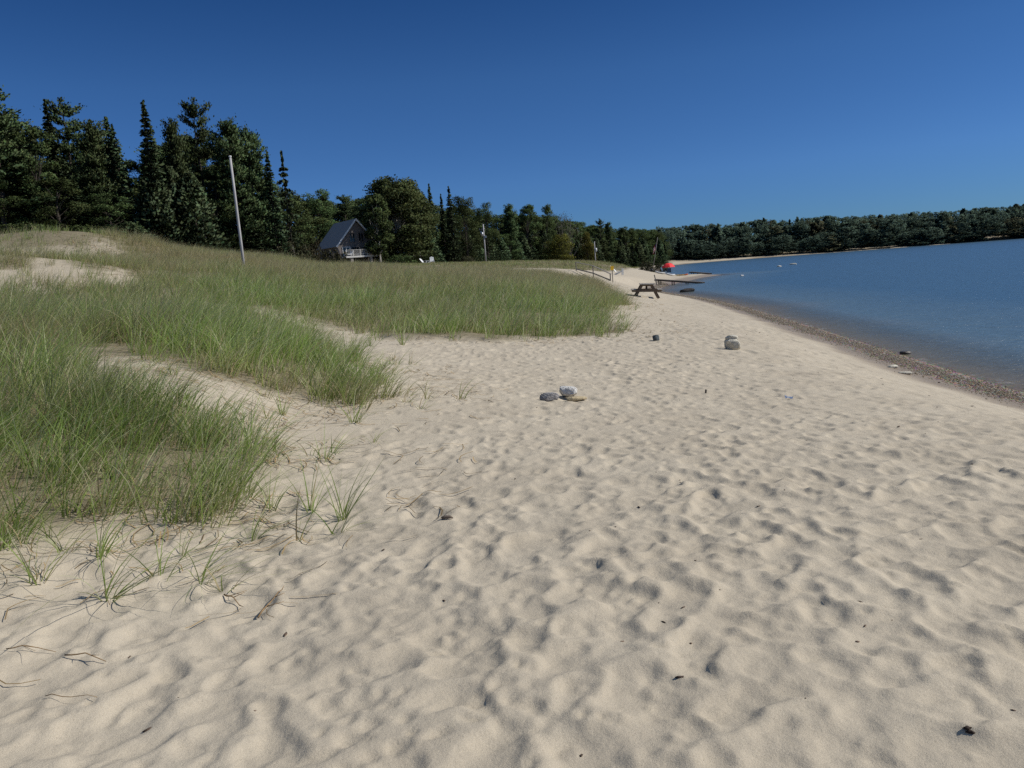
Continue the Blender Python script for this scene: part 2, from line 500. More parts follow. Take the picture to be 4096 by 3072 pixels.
def copy_tree(o, parent=None):
    c = o.copy(); COL.objects.link(c); c.parent = parent
    for ch in list(o.children):
        copy_tree(ch, c)
    return c


# ------------------------------------------------------------------ vegetation zones (world coordinates)
P = lambda L: np.array([pick(*p) for p in L])
front = np.vstack([[(-9.5, 4.6)], P([(-300, 2280), (0, 2190), (140, 2170), (300, 2130), (450, 2080), (560, 2120), (800, 2130), (960, 2010), (1120, 1880),
                                     (1120, 1790), (1000, 1730), (860, 1680), (700, 1620), (520, 1520), (330, 1430)]), [(-7.4, 9.5), (-11, 8.5)]])
second = np.vstack([P([(330, 1405), (560, 1450), (760, 1505), (900, 1530), (1080, 1570), (1250, 1610), (1400, 1630), (1530, 1590), (1490, 1510), (1400, 1440)]),
                    [(-4.6, 14.6), (-5.8, 18.5), (-14, 16), (-16, 9.6), (-11, 8.4)]])
mound = np.vstack([P([(1330, 1310), (1420, 1330), (1600, 1362), (1800, 1362), (2000, 1368), (2200, 1355), (2400, 1342), (2520, 1328), (2455, 1285), (2460, 1245), (2530, 1218)]),
                   [(5.6, 44), (6.6, 50), (6.5, 58), (4, 66), (-3, 74), (-30, 70), (-22, 40), (-9, 24)]])
swale = np.array([(-4.6, 16), (-4.9, 21.5), (-9, 24), (-22, 40), (-40, 32), (-44, 14), (-14, 15), (-5.6, 17.6)])
hill = np.array([(-9, 22), (-5, 18), (-14, 15.5), (-40, 14), (-95, 40), (-90, 92), (-45, 100), (-18, 110), (-15, 80), (-18, 60), (-20, 40)])
farmeadow = np.array([(-18, 110), (-48, 100), (-30, 145), (-20, 190), (10, 260), (45, 330), (52, 300), (38, 240), (22, 160), (14, 120), (9, 90), (4, 80), (-3, 74), (-15, 80)])
bare_a = (np.array(at(200, 1035, 44)[:2]), 5.0, 3.6)     # the two bare sand scars on the hillside
bare_b = (np.array(at(20, 1120, 27)[:2]), 3.8, 4.0)
rise = np.array([(6, 97), (13, 100), (17, 112), (22, 132), (27, 160), (30, 200), (20, 185), (12, 135), (7, 110)])
ZONES = [rise, front, second, mound, swale, hill, farmeadow]


def bareness(x, y):
    b = np.zeros(np.shape(x))
    for (c, rx, ry) in (bare_a, bare_b):
        r = ((x - c[0]) / rx) ** 2 + ((y - c[1]) / ry) ** 2
        b = np.maximum(b, 1 - sstep(.5, 1.3, r + (fbm(x * .7, y * .7, 3) - .5) * 3.4)) * .82
    return b


# ------------------------------------------------------------------ ground mesh with footprints
def lines(segs):
    out = []
    for a, b, st in segs:
        out.append(np.arange(a, b, st))
    return np.concatenate(out)


def grow(a, st, f, end):
    o = [a]
    while abs(o[-1]) < abs(end):
        st *= f; o.append(o[-1] + st * np.sign(end))
    return np.array(o)


xl = lines([(-6, -2.6, .045), (-2.6, 3.6, .017), (3.6, 9, .032), (9, 14.5, .09)])
xl = np.concatenate([grow(-6.05, .05, 1.05, -900)[::-1], xl, grow(14.5, .09, 1.07, 2600)])
yl = lines([(1.0, 5.5, .016), (5.5, 9, .025), (9, 15, .042), (15, 27, .075), (27, 60, .16)])
yl = np.concatenate([grow(.97, .06, 1.12, -40)[::-1][:-0 or None], yl, grow(60, .18, 1.03, 1500)])
yl = np.unique(yl); xl = np.unique(xl)
X, Y = np.meshgrid(xl, yl)
SD = shore_s(X, Y)
Z = ground(X, Y, SD)
veg = np.zeros_like(X)
near = (Y < 130) & (np.abs(X) < 120)
for zp in ZONES:
    idx = (Y > zp[:, 1].min() - 3) & (Y < zp[:, 1].max() + 3) & (X > zp[:, 0].min() - 3) & (X < zp[:, 0].max() + 3)
    if idx.any():
        xx, yy = X[idx], Y[idx]
        dd = polydist(xx, yy, zp, True)
        sd = np.where(inpoly(xx, yy, zp), dd, -dd)
        veg[idx] = np.maximum(veg[idx], sstep(-.25, .6, sd + (fbm(xx * 1.3, yy * 1.3, 5) - .5) * .8))
veg *= 1 - bareness(X, Y)
forest = ((X < -15) & (Y > 95)) | ((Y > 150) & (SD > 16)) | (Y < -12)
veg = np.maximum(veg, forest * 1.0)
# undulation and wind-worked ridges
D = (fbm(X * 1.6, Y * 1.6, 21, 3) - .47) * .035
ridx = X * .80 + Y * .60; ridy = -X * .60 + Y * .80
rd = np.abs(fbm(ridx * .9, ridy * 3.4, 33, 3) - .45)
D += (.035 - rd * .16) * sstep(10, 4, Y) * .7
r = np.random.default_rng(4)


def stamp(cx, cy, a, b, ang, dep, rim=.35):
    R = 2.2 * max(a, b)
    i0, i1 = np.searchsorted(xl, [cx - R, cx + R]); j0, j1 = np.searchsorted(yl, [cy - R, cy + R])
    if i1 - i0 < 2 or j1 - j0 < 2:
        return
    sx = xl[i0:i1][None, :] - cx; sy = yl[j0:j1][:, None] - cy
    u = (sx * math.cos(ang) + sy * math.sin(ang)) / a; v = (-sx * math.sin(ang) + sy * math.cos(ang)) / b
    ph = np.arctan2(v, u)
    q = np.sqrt(u * u + v * v) * (1 + .10 * np.sin(2 * ph + cx * 9) + .08 * np.sin(3 * ph + cy * 7))
    m = np.exp(-q ** 4.6)
    sub = D[j0:j1, i0:i1]
    tl = r.normal(0, .3)
    ng = np.sin(u * 9 + cx * 20) * np.sin(v * 8 + cy * 20) * .06
    D[j0:j1, i0:i1] = sub * (1 - .62 * m) - m * dep * (1 + tl * u + ng) + rim * dep * np.exp(-((q - 1.28) / .22) ** 2) * (.55 + .45 * np.sin(ph + cx * 5))


for (ya, yb, cell, dens) in ((.9, 6, .16, .92), (6, 13, .175, .92), (13, 27, .21, .92), (27, 66, .36, .9)):
    cells = [(i, j) for i in range(int(-6 / cell), int(14 / cell)) for j in range(int(ya / cell), int(yb / cell))]
    r.shuffle(cells)
    for (i, j) in cells:
        xx = (i + r.uniform(-.15, 1.15)) * cell; yy = (j + r.uniform(-.15, 1.15)) * cell
        x1 = np.interp(yy, SHORE[:, 1][:10], SHORE[:, 0][:10]) - 1.9
        x0 = np.interp(yy, [0, 6, 9, 13, 18, 24, 42, 70], [-5, -2.6, -1.4, -3.6, -4.0, 3.4, 7.6, 6])
        if not x0 < xx < x1 or abs(xx) > yy * .85 + 2.5:
            continue
        keep = np.interp(xx - x0, [0, 1.2, 3.0], [.25, .7, 1.0]) * dens
        if yy < 5 and xx < .3: keep *= .75
        if r.random() > keep:
            continue
        ang = PI / 2 + r.normal(0, .55) + (.3 if r.random() < .5 else -.35)
        a = (r.uniform(.062, .118) if yy > 6 else r.uniform(.08, .16)) * (1 + max(0, min(yy, 40) - 10) / 50); b = a * r.uniform(.45, .85)
        if r.random() < .25: a *= r.uniform(.5, .75); b *= .7
        if r.random() < .09: a *= 1.6; b *= 1.5
        stamp(xx, yy, a, b, ang, min(r.uniform(.010, .026) * (a / .09) ** .7, .27 * b) * (1 + min(yy, 30) / 55), .24)
D = np.where(D > 0, .03 * np.tanh(D / .03), -.042 * np.tanh(-D / .042))
# small scuffs and toe marks over the larger prints
for _ in range(9000):
    yy = 1.2 + r.random() ** 1.5 * 11; xx = r.uniform(-3.5, 7)
    if abs(xx) > yy * .8 + .8 or xx < np.interp(yy, [0, 6, 9, 13], [-5, -2.6, -1.4, -3.6]): continue
    a = r.uniform(.022, .055)
    stamp(xx, yy, a, a * r.uniform(.5, .9), r.random() * PI, min(r.uniform(.002, .006), .11 * a), .3)
for _ in range(1):                     # loose sand slumps: soften the steepest walls
    D[1:-1, 1:-1] = .7 * D[1:-1, 1:-1] + .075 * (D[:-2, 1:-1] + D[2:, 1:-1] + D[1:-1, :-2] + D[1:-1, 2:])
fine = (fbm(X * 6, Y * 6, 41, 3) - .45) * .012
def hump(px, py, Yd, rx, ry, hgt):
    c = at(px, py, Yd)
    return hgt * np.exp(-((X - c[0]) / rx) ** 2 - ((Y - c[1]) / ry) ** 2)


Z += hump(170, 1000, 50, 8, 3.6, 1.0) + hump(20, 1090, 32, 5, 2.6, .7) + hump(420, 1000, 50, 5, 3, .35)
amp = sstep(1.6, 2.6, SD) * (1 - sstep(20, 60, Y) * .3) * (Y < 130)
Z += (D + fine) * amp * (1 - .8 * sstep(.3, .9, veg))
# rougher ground under the grass on the dunes and beyond
Z += (fbm(X * .45, Y * .45, 8, 4) - .47) * .35 * sstep(.2, .8, veg) * sstep(8, 20, Y) * (SD > 6)
Z += (fbm(X * .16 + 3, Y * .16, 15, 2) - .40) * 1.5 * sstep(-4, -14, X) * sstep(14, 24, Y) * sstep(75, 50, Y) * (1 - np.exp(-(((X - bare_a[0][0]) / 10) ** 2 + ((Y - bare_a[0][1] + 3) / 9) ** 2)))
ny, nx = X.shape
ii = np.arange(ny * nx).reshape(ny, nx)
Q = np.stack([ii[:-1, :-1], ii[:-1, 1:], ii[1:, 1:], ii[1:, :-1]], -1).reshape(-1, 4)
jit = (fbm(X * .9, Y * .9, 71) - .47) * .9
wet = sstep(2.1, 1.2, SD + jit) * (SD > -30)
grav = sstep(1.15, .85, SD + jit * .4) * sstep(-.6, .05, SD) * (Y < 95)
cover = np.stack([np.clip(veg, 0, 1) * .85, wet, grav], -1).reshape(-1, 3)
gob = npmesh('sand_beach', np.stack([X, Y, Z], -1).reshape(-1, 3), Q, M['sand'], cover, 'cover', smooth=True)
tag(gob, kind='structure')


def surf(x, y):
    """height of the finished ground mesh (bilinear)"""
    x = np.atleast_1d(np.asarray(x, float)); y = np.atleast_1d(np.asarray(y, float))
    i = np.clip(np.searchsorted(xl, x) - 1, 0, nx - 2); j = np.clip(np.searchsorted(yl, y) - 1, 0, ny - 2)
    u = np.clip((x - xl[i]) / (xl[i + 1] - xl[i]), 0, 1); v = np.clip((y - yl[j]) / (yl[j + 1] - yl[j]), 0, 1)
    return (Z[j, i] * (1 - u) + Z[j, i + 1] * u) * (1 - v) + (Z[j + 1, i] * (1 - u) + Z[j + 1, i + 1] * u) * v


def sz(x, y): return float(surf(x, y)[0])


def spot(px, py):
    """ground point seen in that direction, on the finished surface"""
    d = ray(px, py)
    Ys = np.concatenate([np.arange(1.2, 30, .01), np.arange(30, 130, .1), np.arange(130, 400, .5)])
    Pp = d[None, :] * (Ys / d[1])[:, None]
    h = Pp[:, 2] + EYE - surf(Pp[:, 0], Pp[:, 1])
    i = int(np.argmax(h < 0))
    return np.array([Pp[i, 0], Pp[i, 1], Pp[i, 2] + EYE])


# ------------------------------------------------------------------ lake
wx = np.unique(np.concatenate([np.arange(7.5, 34, .25), grow(34, .3, 1.09, 2900)]))
wy = np.unique(np.concatenate([np.arange(-30, 0, 1.5), np.arange(0, 130, .4), grow(130, .5, 1.06, 390)]))
WX, WY = np.meshgrid(wx, wy)
WS = shore_s(WX, WY)
dep = np.clip(-WS * .075, 0, 2.5)
wi = np.arange(WX.size).reshape(WX.shape)
WQ = np.stack([wi[:-1, :-1], wi[:-1, 1:], wi[1:, 1:], wi[1:, :-1]], -1).reshape(-1, 4)
keepq = (WS.ravel()[WQ] < 1.0).any(1)
WV = np.stack([WX, WY, np.full_like(WX, LAKE)], -1).reshape(-1, 3)
water = npmesh('lake_water', WV, WQ[keepq], M['water'], np.repeat(dep.reshape(-1, 1), 3, 1), 'depth', smooth=True)
tag(water, kind='structure')


# ------------------------------------------------------------------ grass
def blades(root, L, az, lean, curl, w, segs, c0, c1):
    """curved tapering blades: root (n,3); az lean direction; colours base->tip (n,3)"""
    n = len(root)
    t = np.linspace(0, 1, segs + 1)[None, :]
    hor = L[:, None] * (lean[:, None] * t + curl[:, None] * t ** 2.2)
    ver = L[:, None] * (np.sqrt(np.maximum(.08, 1 - lean[:, None] ** 2)) * t - .55 * curl[:, None] ** 1.5 * t ** 2.6)
    dx, dy = np.cos(az)[:, None], np.sin(az)[:, None]
    wob = (RNG.random((n, 1)) - .5) * .16 * L[:, None] * t ** 2
    px = root[:, 0:1] + dx * hor - dy * wob; py = root[:, 1:2] + dy * hor + dx * wob; pz = root[:, 2:3] + ver
    fa = RNG.random(n) * 2 * PI
    wd = (w[:, None] * .5) * (1 - t ** 1.6 * .93)
    sx, sy = np.cos(fa)[:, None] * wd, np.sin(fa)[:, None] * wd
    V = np.stack([np.stack([px - sx, py - sy, pz], -1), np.stack([px + sx, py + sy, pz], -1)], 2).reshape(-1, 3)
    k = segs + 1
    b = (np.arange(n) * k * 2)[:, None] + (np.arange(segs) * 2)[None, :]
    Q = np.stack([b, b + 1, b + 3, b + 2], -1).reshape(-1, 4)
    tt = t[:, :, None]
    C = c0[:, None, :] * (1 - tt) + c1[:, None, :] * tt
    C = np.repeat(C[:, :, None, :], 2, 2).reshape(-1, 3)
    return V, Q, C


def tufts(cx, cy, nb, L0, spread, w, segs, dry, wind=.22, seed=0, low=0.0):
    """nb blades per tuft at the given centres; dry (per tuft) shifts green to straw"""
    n = len(cx)
    rep = np.repeat(np.arange(n), nb)
    m = len(rep)
    ang = RNG.random(m) * 2 * PI; rad = spread * np.sqrt(RNG.random(m))
    x = cx[rep] + np.cos(ang) * rad; y = cy[rep] + np.sin(ang) * rad
    z = surf(x, y) - .015
    L = L0[rep] * RNG.uniform(.45, 1.15, m)
    ox = np.cos(ang) * (.30 + low) * RNG.random(m) + wind + RNG.normal(0, .10, m); oy = np.sin(ang) * (.30 + low) * RNG.random(m) - .03 + RNG.normal(0, .10, m)
    az = np.arctan2(oy, ox); lean = np.clip(np.hypot(ox, oy), 0, .85)
    curl = np.clip(RNG.normal(.30, .18, m) + low * .4, .02, .9)
    g = RNG.random((m, 1)); d = np.clip(dry[rep][:, None] + RNG.normal(0, .16, (m, 1)), 0, 1)
    gA = np.array([.17, .295, .045]); gB = np.array([.40, .56, .14]); gC = np.array([.62, .66, .38])
    green = gA * (1 - g) + gB * g
    green = np.where(RNG.random((m, 1)) < .25, gC, green)
    straw = np.array([.52, .43, .25]) * RNG.uniform(.7, 1.15, (m, 1))
    pv = (.62 + .8 * fbm(cx * .8 + 40, cy * .8, 77, 3))[rep][:, None]
    green = green * pv * np.array([1 + .0, 1, 1]) + (pv - 1) * np.array([.05, .03, .03])
    green = np.clip(green, .02, 1)
    c1 = green * (1 - d) + straw * d
    isd = RNG.random((m, 1)) < .11 + .18 * d
    c1 = np.where(isd, straw, c1)
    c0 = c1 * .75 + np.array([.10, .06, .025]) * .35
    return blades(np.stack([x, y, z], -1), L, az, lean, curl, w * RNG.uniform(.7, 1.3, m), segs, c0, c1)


def merge(parts):
    V = []; Q = []; C = []; o = 0
    for v, q, c in parts:
        V.append(v); Q.append(q + o); C.append(c); o += len(v)
    return np.vstack(V), np.vstack(Q), np.vstack(C)


def scatter(poly, dens, fade=.5, clump=None, outer=0.0):
    lo = poly.min(0) - outer; hi = poly.max(0) + outer
    nn = int((hi - lo).prod() * dens)
    x = RNG.uniform(lo[0], hi[0], nn); y = RNG.uniform(lo[1], hi[1], nn)
    d = polydist(x, y, poly, True); ins = inpoly(x, y, poly)
    sd = np.where(ins, d, -d)
    if outer:
        sd = sd + (fbm(x * .9, y * .9, 63, 3) - .46) * 1.5; ins = sd > 0
    p = np.where(ins, .55 + .45 * sstep(0, fade, sd), np.exp(sd / max(outer * .35, .01)) * .30 * (outer > 0) * (sd > -outer))
    if clump:
        p = p * np.clip((fbm(x * clump, y * clump, 17, 3) - .28) * 5.0, .35, 1)
    p = p * (1 - bareness(x, y))
    k = RNG.random(nn) < p
    return x[k], y[k], sd[k]


def vis(x, y, m=.78, back=2.0):
    return np.abs(x) < y * m + back


# near dunes: fine blades
x, y, sd = scatter(front, 48, .25, 1.1, 1.3)
k = vis(x, y); x, y, sd = x[k], y[k], sd[k]
Lh = np.where(sd > 0, RNG.uniform(.55, .85, len(x)) * (.55 + 1.0 * fbm(x * 1.0, y * 1.0, 91, 2)), RNG.uniform(.25, .5, len(x))) * (0.75 + .25 * sstep(0, .25, sd))
dry = np.clip((fbm(x * .9, y * .9, 51) - .45) * 1.1 + .10, 0, .7)
i_ = sd > 0; o_ = ~i_
near_parts = [merge([tufts(x[i_], y[i_], 22, Lh[i_], .11, .0082, 6, dry[i_], .30, low=.18), tufts(x[o_], y[o_], 11, Lh[o_] * 1.5, .05, .0075, 7, dry[o_] + .12, .38, low=.62)])]
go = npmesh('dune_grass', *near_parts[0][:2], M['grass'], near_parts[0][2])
tag(go, 'nearest clump of green beach grass at the left', 'grass', kind='stuff')

x, y, sd = scatter(second, 30, .4, 1.0, 1.1)
k = vis(x, y); x, y, sd = x[k], y[k], sd[k]
Lh = np.where(sd > 0, RNG.uniform(.66, .95, len(x)) * (.45 + 1.15 * fbm(x * .75, y * .75, 92, 2)), RNG.uniform(.25, .5, len(x))) * (0.72 + .28 * sstep(0, .6, sd))
dry = np.clip((fbm(x * .7, y * .7, 52) - .45) * 1.2 + .16 + .12 * (fbm(x * 3, y * 3, 9) > .5), 0, .7)
i_ = sd > 0; o_ = ~i_
a = merge([tufts(x[i_], y[i_], 22, Lh[i_], .13, .0098, 5, dry[i_], .28, low=.15), tufts(x[o_], y[o_], 11, Lh[o_] * 1.4, .06, .009, 6, dry[o_] + .12, .36, low=.55)])
go = npmesh('dune_grass', a[0], a[1], M['grass'], a[2])
tag(go, 'tall windswept beach grass behind the nearest clump', 'grass', kind='stuff')

x, y, sd = scatter(mound, 15, .6, .55, .7)
k = vis(x, y, .5, 12); x, y, sd = x[k], y[k], sd[k]
Lh = RNG.uniform(.60, .92, len(x)) * (.72 + .6 * fbm(x * .6, y * .6, 93, 2)) * (0.7 + .3 * sstep(0, .8, sd))
dry = np.clip((fbm(x * .4, y * .4, 53) - .45) * 1.0 + .12 + .5 * sstep(26, 40, y), 0, .75)
a = tufts(x, y, 14, Lh, .18, .013, 4, dry, .22, low=.1)
go = npmesh('dune_grass', a[0], a[1], M['grass'], a[2])
tag(go, 'broad mound of beach grass in the middle of the picture', 'grass', kind='stuff')

x, y, sd = scatter(swale, 12, .8, .6, 0)
k = vis(x, y, .78, 4); x, y, sd = x[k], y[k], sd[k]
Lh = RNG.uniform(.5, .85, len(x))
dry = np.clip((fbm(x * .4, y * .4, 57) - .43) * 1.4 + .30, .05, .8)
a = tufts(x, y, 12, Lh, .18, .012, 4, dry, .22, low=.1)
go = npmesh('dune_grass', a[0], a[1], M['grass'], a[2])
tag(go, 'pale grass in the hollow behind the tall windswept bank', 'grass', kind='stuff')

x, y, sd = scatter(hill, 5.5, 1.5, .35, 0)
k = vis(x, y, .75, 4) & (y < 100); x, y, sd = x[k], y[k], sd[k]
Lh = RNG.uniform(.35, .65, len(x))
dry = np.clip((fbm(x * .25, y * .25, 54) - .42) * 1.6 + .28, .05, .9)
a = tufts(x, y, 9, Lh, .22, .018, 3, dry, .16)
go = npmesh('dune_grass', a[0], a[1], M['grass'], a[2] * np.array([.92, .9, .9]))
tag(go, 'sparse tan and green grass on the hillside below the trees', 'grass', kind='stuff')

x, y, sd = scatter(farmeadow, 3.0, 1.5, .2, 0)
x2, y2, s2 = scatter(rise, 4.0, 2, .3, 0)
x = np.concatenate([x, x2]); y = np.concatenate([y, y2])
Lh = RNG.uniform(.25, .5, len(x))
dry = np.clip((fbm(x * .2, y * .2, 55) - .42) * 1.4 + .38, .1, .9)
a = tufts(x, y, 6, Lh, .3, .035, 2, dry, .12)
go = npmesh('dune_grass', a[0], a[1], M['grass'], a[2] * np.array([.85, .85, .8]))
tag(go, 'distant meadow grass in front of the cottage and woods', 'grass', kind='stuff')

# dry strands lying on the sand along the grass edge
def litter(poly, dens, outer, seed):
    lo = poly.min(0) - outer; hi = poly.max(0) + outer
    nn = int((hi - lo).prod() * dens)
    x = RNG.uniform(lo[0], hi[0], nn); y = RNG.uniform(lo[1], hi[1], nn)
    d = polydist(x, y, poly, True); ins = inpoly(x, y, poly)
    p = np.where(ins, .5, np.exp(-d / (outer * .42))) * (d < outer) * np.clip((fbm(x * 1.6, y * 1.6, seed) - .36) * 5, .05, 1)
    k = (RNG.random(nn) < p) & vis(x, y)
    x, y = x[k], y[k]; m = len(x)
    L = RNG.uniform(.08, .34, m); az = RNG.normal(.1, .9, m) + PI * (RNG.random(m) < .5)
    t = np.linspace(-.5, .5, 5)[None, :]
    bend = RNG.normal(0, .22, (m, 1)) * L[:, None]
    px = x[:, None] + np.cos(az)[:, None] * L[:, None] * t - np.sin(az)[:, None] * bend * (t * t * 4 - 1)
    py = y[:, None] + np.sin(az)[:, None] * L[:, None] * t + np.cos(az)[:, None] * bend * (t * t * 4 - 1)
    pz = surf(px.ravel(), py.ravel()).reshape(px.shape) + .006 + RNG.random((m, 1)) * .012 + np.abs(RNG.normal(0, .02, (m, 1))) * (t + .5)
    w = RNG.uniform(.003, .007, m)[:, None] * (1 + y[:, None] / 14)
    nx_, ny_ = -np.sin(az)[:, None] * w * .5, np.cos(az)[:, None] * w * .5
    V = np.stack([np.stack([px - nx_, py - ny_, pz], -1), np.stack([px + nx_, py + ny_, pz + .001], -1)], 2).reshape(-1, 3)
    b = (np.arange(m) * 10)[:, None] + (np.arange(4) * 2)[None, :]
    Q = np.stack([b, b + 1, b + 3, b + 2], -1).reshape(-1, 4)
    c = np.array([.34, .235, .11]) * RNG.uniform(.35, 1.15, (m, 1)) * np.array([1, 1, 1])
    return V, Q, np.repeat(c, 10, 0)


a = merge([litter(front, 120, 1.7, 61), litter(second, 100, 1.8, 62), litter(mound, 36, 2.4, 63)])
go = npmesh('dry_grass_litter', a[0], a[1], M['straw'], a[2])
tag(go, 'straw coloured dry grass strands lying on the sand edge', 'litter', kind='stuff')


# small dark bits of wood and bark scattered on the sand, and pebbles at the water
def lumps(x, y, z, size, col, flat=.6, elong=1.6):
    n = len(x)
    base = np.array([(1, 0, 0), (.3, .9, .1), (-.8, .6, -.1), (-.9, -.5, .1), (.2, -1, 0), (.1, .1, 1), (-.2, 0, -.8)], float)
    F_ = np.array([(0, 1, 5), (1, 2, 5), (2, 3, 5), (3, 4, 5), (4, 0, 5), (1, 0, 6), (2, 1, 6), (3, 2, 6), (4, 3, 6), (0, 4, 6)])
    B = base[None] * RNG.uniform(.7, 1.3, (n, 7, 1))
    B[:, :, 0] *= RNG.uniform(1, elong, (n, 1)); B[:, :, 2] *= flat
    a = RNG.random(n) * 2 * PI
    c, s_ = np.cos(a)[:, None], np.sin(a)[:, None]
    R = np.stack([B[:, :, 0] * c - B[:, :, 1] * s_, B[:, :, 0] * s_ + B[:, :, 1] * c, B[:, :, 2]], -1) * size[:, None, None] * .5
    V = R + np.stack([x, y, z], -1)[:, None, :]
    Q = (np.arange(n) * 7)[:, None, None] + F_[None]
    return V.reshape(-1, 3), Q.reshape(-1, 3), np.repeat(col, 7, 0)


n_ = 520
y = 1.6 + RNG.random(n_) ** 1.7 * 26; x = RNG.uniform(-4, 8.2, n_)
k = (np.abs(x) < y * .8 + 1) & (x < 7.2); x, y = x[k], y[k]
size = RNG.uniform(.003, .010, len(x)) * (1 + y / 12) * np.where(RNG.random(len(x)) < .12, 1.7, 1)
col = np.array([.075, .05, .035]) * RNG.uniform(.5, 2.4, (len(x), 1))
a = lumps(x, y, surf(x, y) + size * .12, size, col, .5, 3.0)
go = npmesh('wood_chips', a[0], a[1], M['chips'], a[2])
tag(go, 'tiny dark chips of wood and bark scattered over the sand', 'debris', kind='stuff')

n_ = 60000
y = 5 + RNG.random(n_) ** 1.9 * 87
xs_ = np.interp(y, SHORE[:11, 1], SHORE[:11, 0])
off = RNG.normal(.55, .26, n_) + (fbm(y * .8, y * 0, 81) - .45) * .6
x = xs_ - off
sd_ = shore_s(x, y)
k = (sd_ > -.5) & (sd_ < 2.1); x, y = x[k], y[k]
size = RNG.uniform(.009, .021, len(x)) * (1 + y / 60) * np.where(RNG.random(len(x)) < .06, 1.9, 1)
pal = np.array([(.17, .125, .08), (.25, .19, .125), (.13, .10, .075), (.31, .235, .16), (.30, .27, .23), (.13, .10, .07), (.42, .40, .36)])
col = pal[RNG.choice(7, len(x), p=[.26, .22, .17, .15, .08, .08, .04])] * RNG.uniform(.7, 1.2, (len(x), 1)) * np.array([1.16, 1.2, 1.2])
a = lumps(x, y, surf(x, y) + size * .15, size, col, .6, 1.5)
go = npmesh('gravel', a[0], a[1], M['pebble'], a[2])
tag(go, 'band of brown pebbles along the water edge', 'gravel', kind='stuff')


# ------------------------------------------------------------------ trees
def leafquads(cen, size, elong=1.0, tint=None, flat=None, dirs=None):
    """one small folded quad per leaf spray, turned at random (or along dirs)"""
    n = len(cen)
    if dirs is None:
        a = RNG.normal(size=(n, 3))
    else:
        a = dirs + RNG.normal(0, .25, (n, 3))
    a /= np.linalg.norm(a, axis=1, keepdims=True)
    b = RNG.normal(size=(n, 3))
    if flat is not None:
        b[:, 2] *= flat
    b -= a * (a * b).sum(1, keepdims=True); b /= np.linalg.norm(b, axis=1, keepdims=True)
    s = size[:, None] * .5
    e = s * elong
    V = np.stack([cen - a * e, cen + b * s * .8, cen + a * e, cen - b * s * .8], 1).reshape(-1, 3)
    Q = np.arange(n * 4).reshape(n, 4)
    if tint is None:
        tint = np.ones((n, 1)) * np.ones((1, 3))
    return V, Q, np.repeat(tint, 4, 0)


def rv(n, lo=.8, hi=1.2):
    v = RNG.uniform(lo, hi, (n, 1)); w = RNG.normal(1, .09, (n, 3)); w[:, 1] = 1
    return v * w


def trunk_mb(H, r0, lean=.01, top=.97, n=9):
    m = MB(); k = 7; ph = RNG.uniform(0, 6)
    pts = [(math.sin(ph + i) * lean * H * (i / k), math.cos(ph * 2 + i * .8) * lean * H * (i / k), -.4 + (H * top + .4) * i / k) for i in range(k + 1)]
    m.tube(pts, [r0 * (1.25 if i == 0 else 1) * (1 - .93 * i / k) + .012 for i in range(k + 1)], n)
    return m, pts


def limbs(m, pts, tips, r):
    H = pts[-1][2]
    for t in tips:
        z = max(.18 * H, min(H * .9, t[2] * RNG.uniform(.45, .8)))
        f = z / H * (len(pts) - 1); i = int(min(f, len(pts) - 2)); q = f - i
        b = tuple(pts[i][c] * (1 - q) + pts[i + 1][c] * q for c in range(3))
        mid = tuple((b[c] + t[c]) / 2 + RNG.normal(0, .12) + (0.12 * abs(t[0]) if c == 2 else 0) for c in range(3))
        rr = r * (1 - z / H * .6)
        m.tube([b, mid, t], [rr, rr * .6, rr * .2], 5, False)


def make_spruce(H, R, skirt=.06, levels=46, sparse=1.0, droop=.28, mat='spruce', top=1.0, gap=0.0):
    C = []; D = []; T = []; m, pts = trunk_mb(H, H * .012 + .03)
    for l in range(levels):
        f = (l + RNG.random() * .6) / levels
        z = H * (skirt + (1 - skirt) * f)
        r = R * ((1 - f) ** .88) * RNG.uniform(.80, 1.10) + .13
        if gap and RNG.random() < gap: r *= .45
        nb = int(RNG.integers(5, 9) * sparse)
        for b in range(max(nb, 3)):
            az = RNG.random() * 2 * PI; rb = r * RNG.uniform(.65, 1.12); k = int(7 + rb * 11)
            t = RNG.random(k) ** .7
            x = math.cos(az) * rb * t; y = math.sin(az) * rb * t
            zz = z - droop * rb * t + droop * .55 * rb * t ** 3 - np.abs(RNG.normal(0, .09, k)) * (1 + rb * .3)
            sw = RNG.normal(0, .16, k) * (.3 + t) * min(rb, 1.3)
            C.append(np.stack([x - math.sin(az) * sw, y + math.cos(az) * sw, zz], 1))
            D.append(np.repeat([[math.cos(az), math.sin(az), -droop * .8]], k, 0))
            T.append(rv(k) * (.55 + .55 * t[:, None]))  # needles darken toward the trunk: inner shade painted into the tint
            if rb > .7 and b % 2 == 0:
                m.tube([(0, 0, z), (math.cos(az) * rb * .8, math.sin(az) * rb * .8, z - droop * rb * .6)], [.03, .01], 4, False)
    k = 60; t = RNG.random(k); C.append(np.stack([RNG.normal(0, .07, k), RNG.normal(0, .07, k), H * (.93 + .09 * t * top)], 1)); D.append(np.repeat([[0, 0, 1.]], k, 0)); T.append(rv(k))
    C = np.vstack(C); D = np.vstack(D); T = np.vstack(T)
    return leafquads(C, RNG.uniform(.15, .34, len(C)), 1.3, T, None, D), m


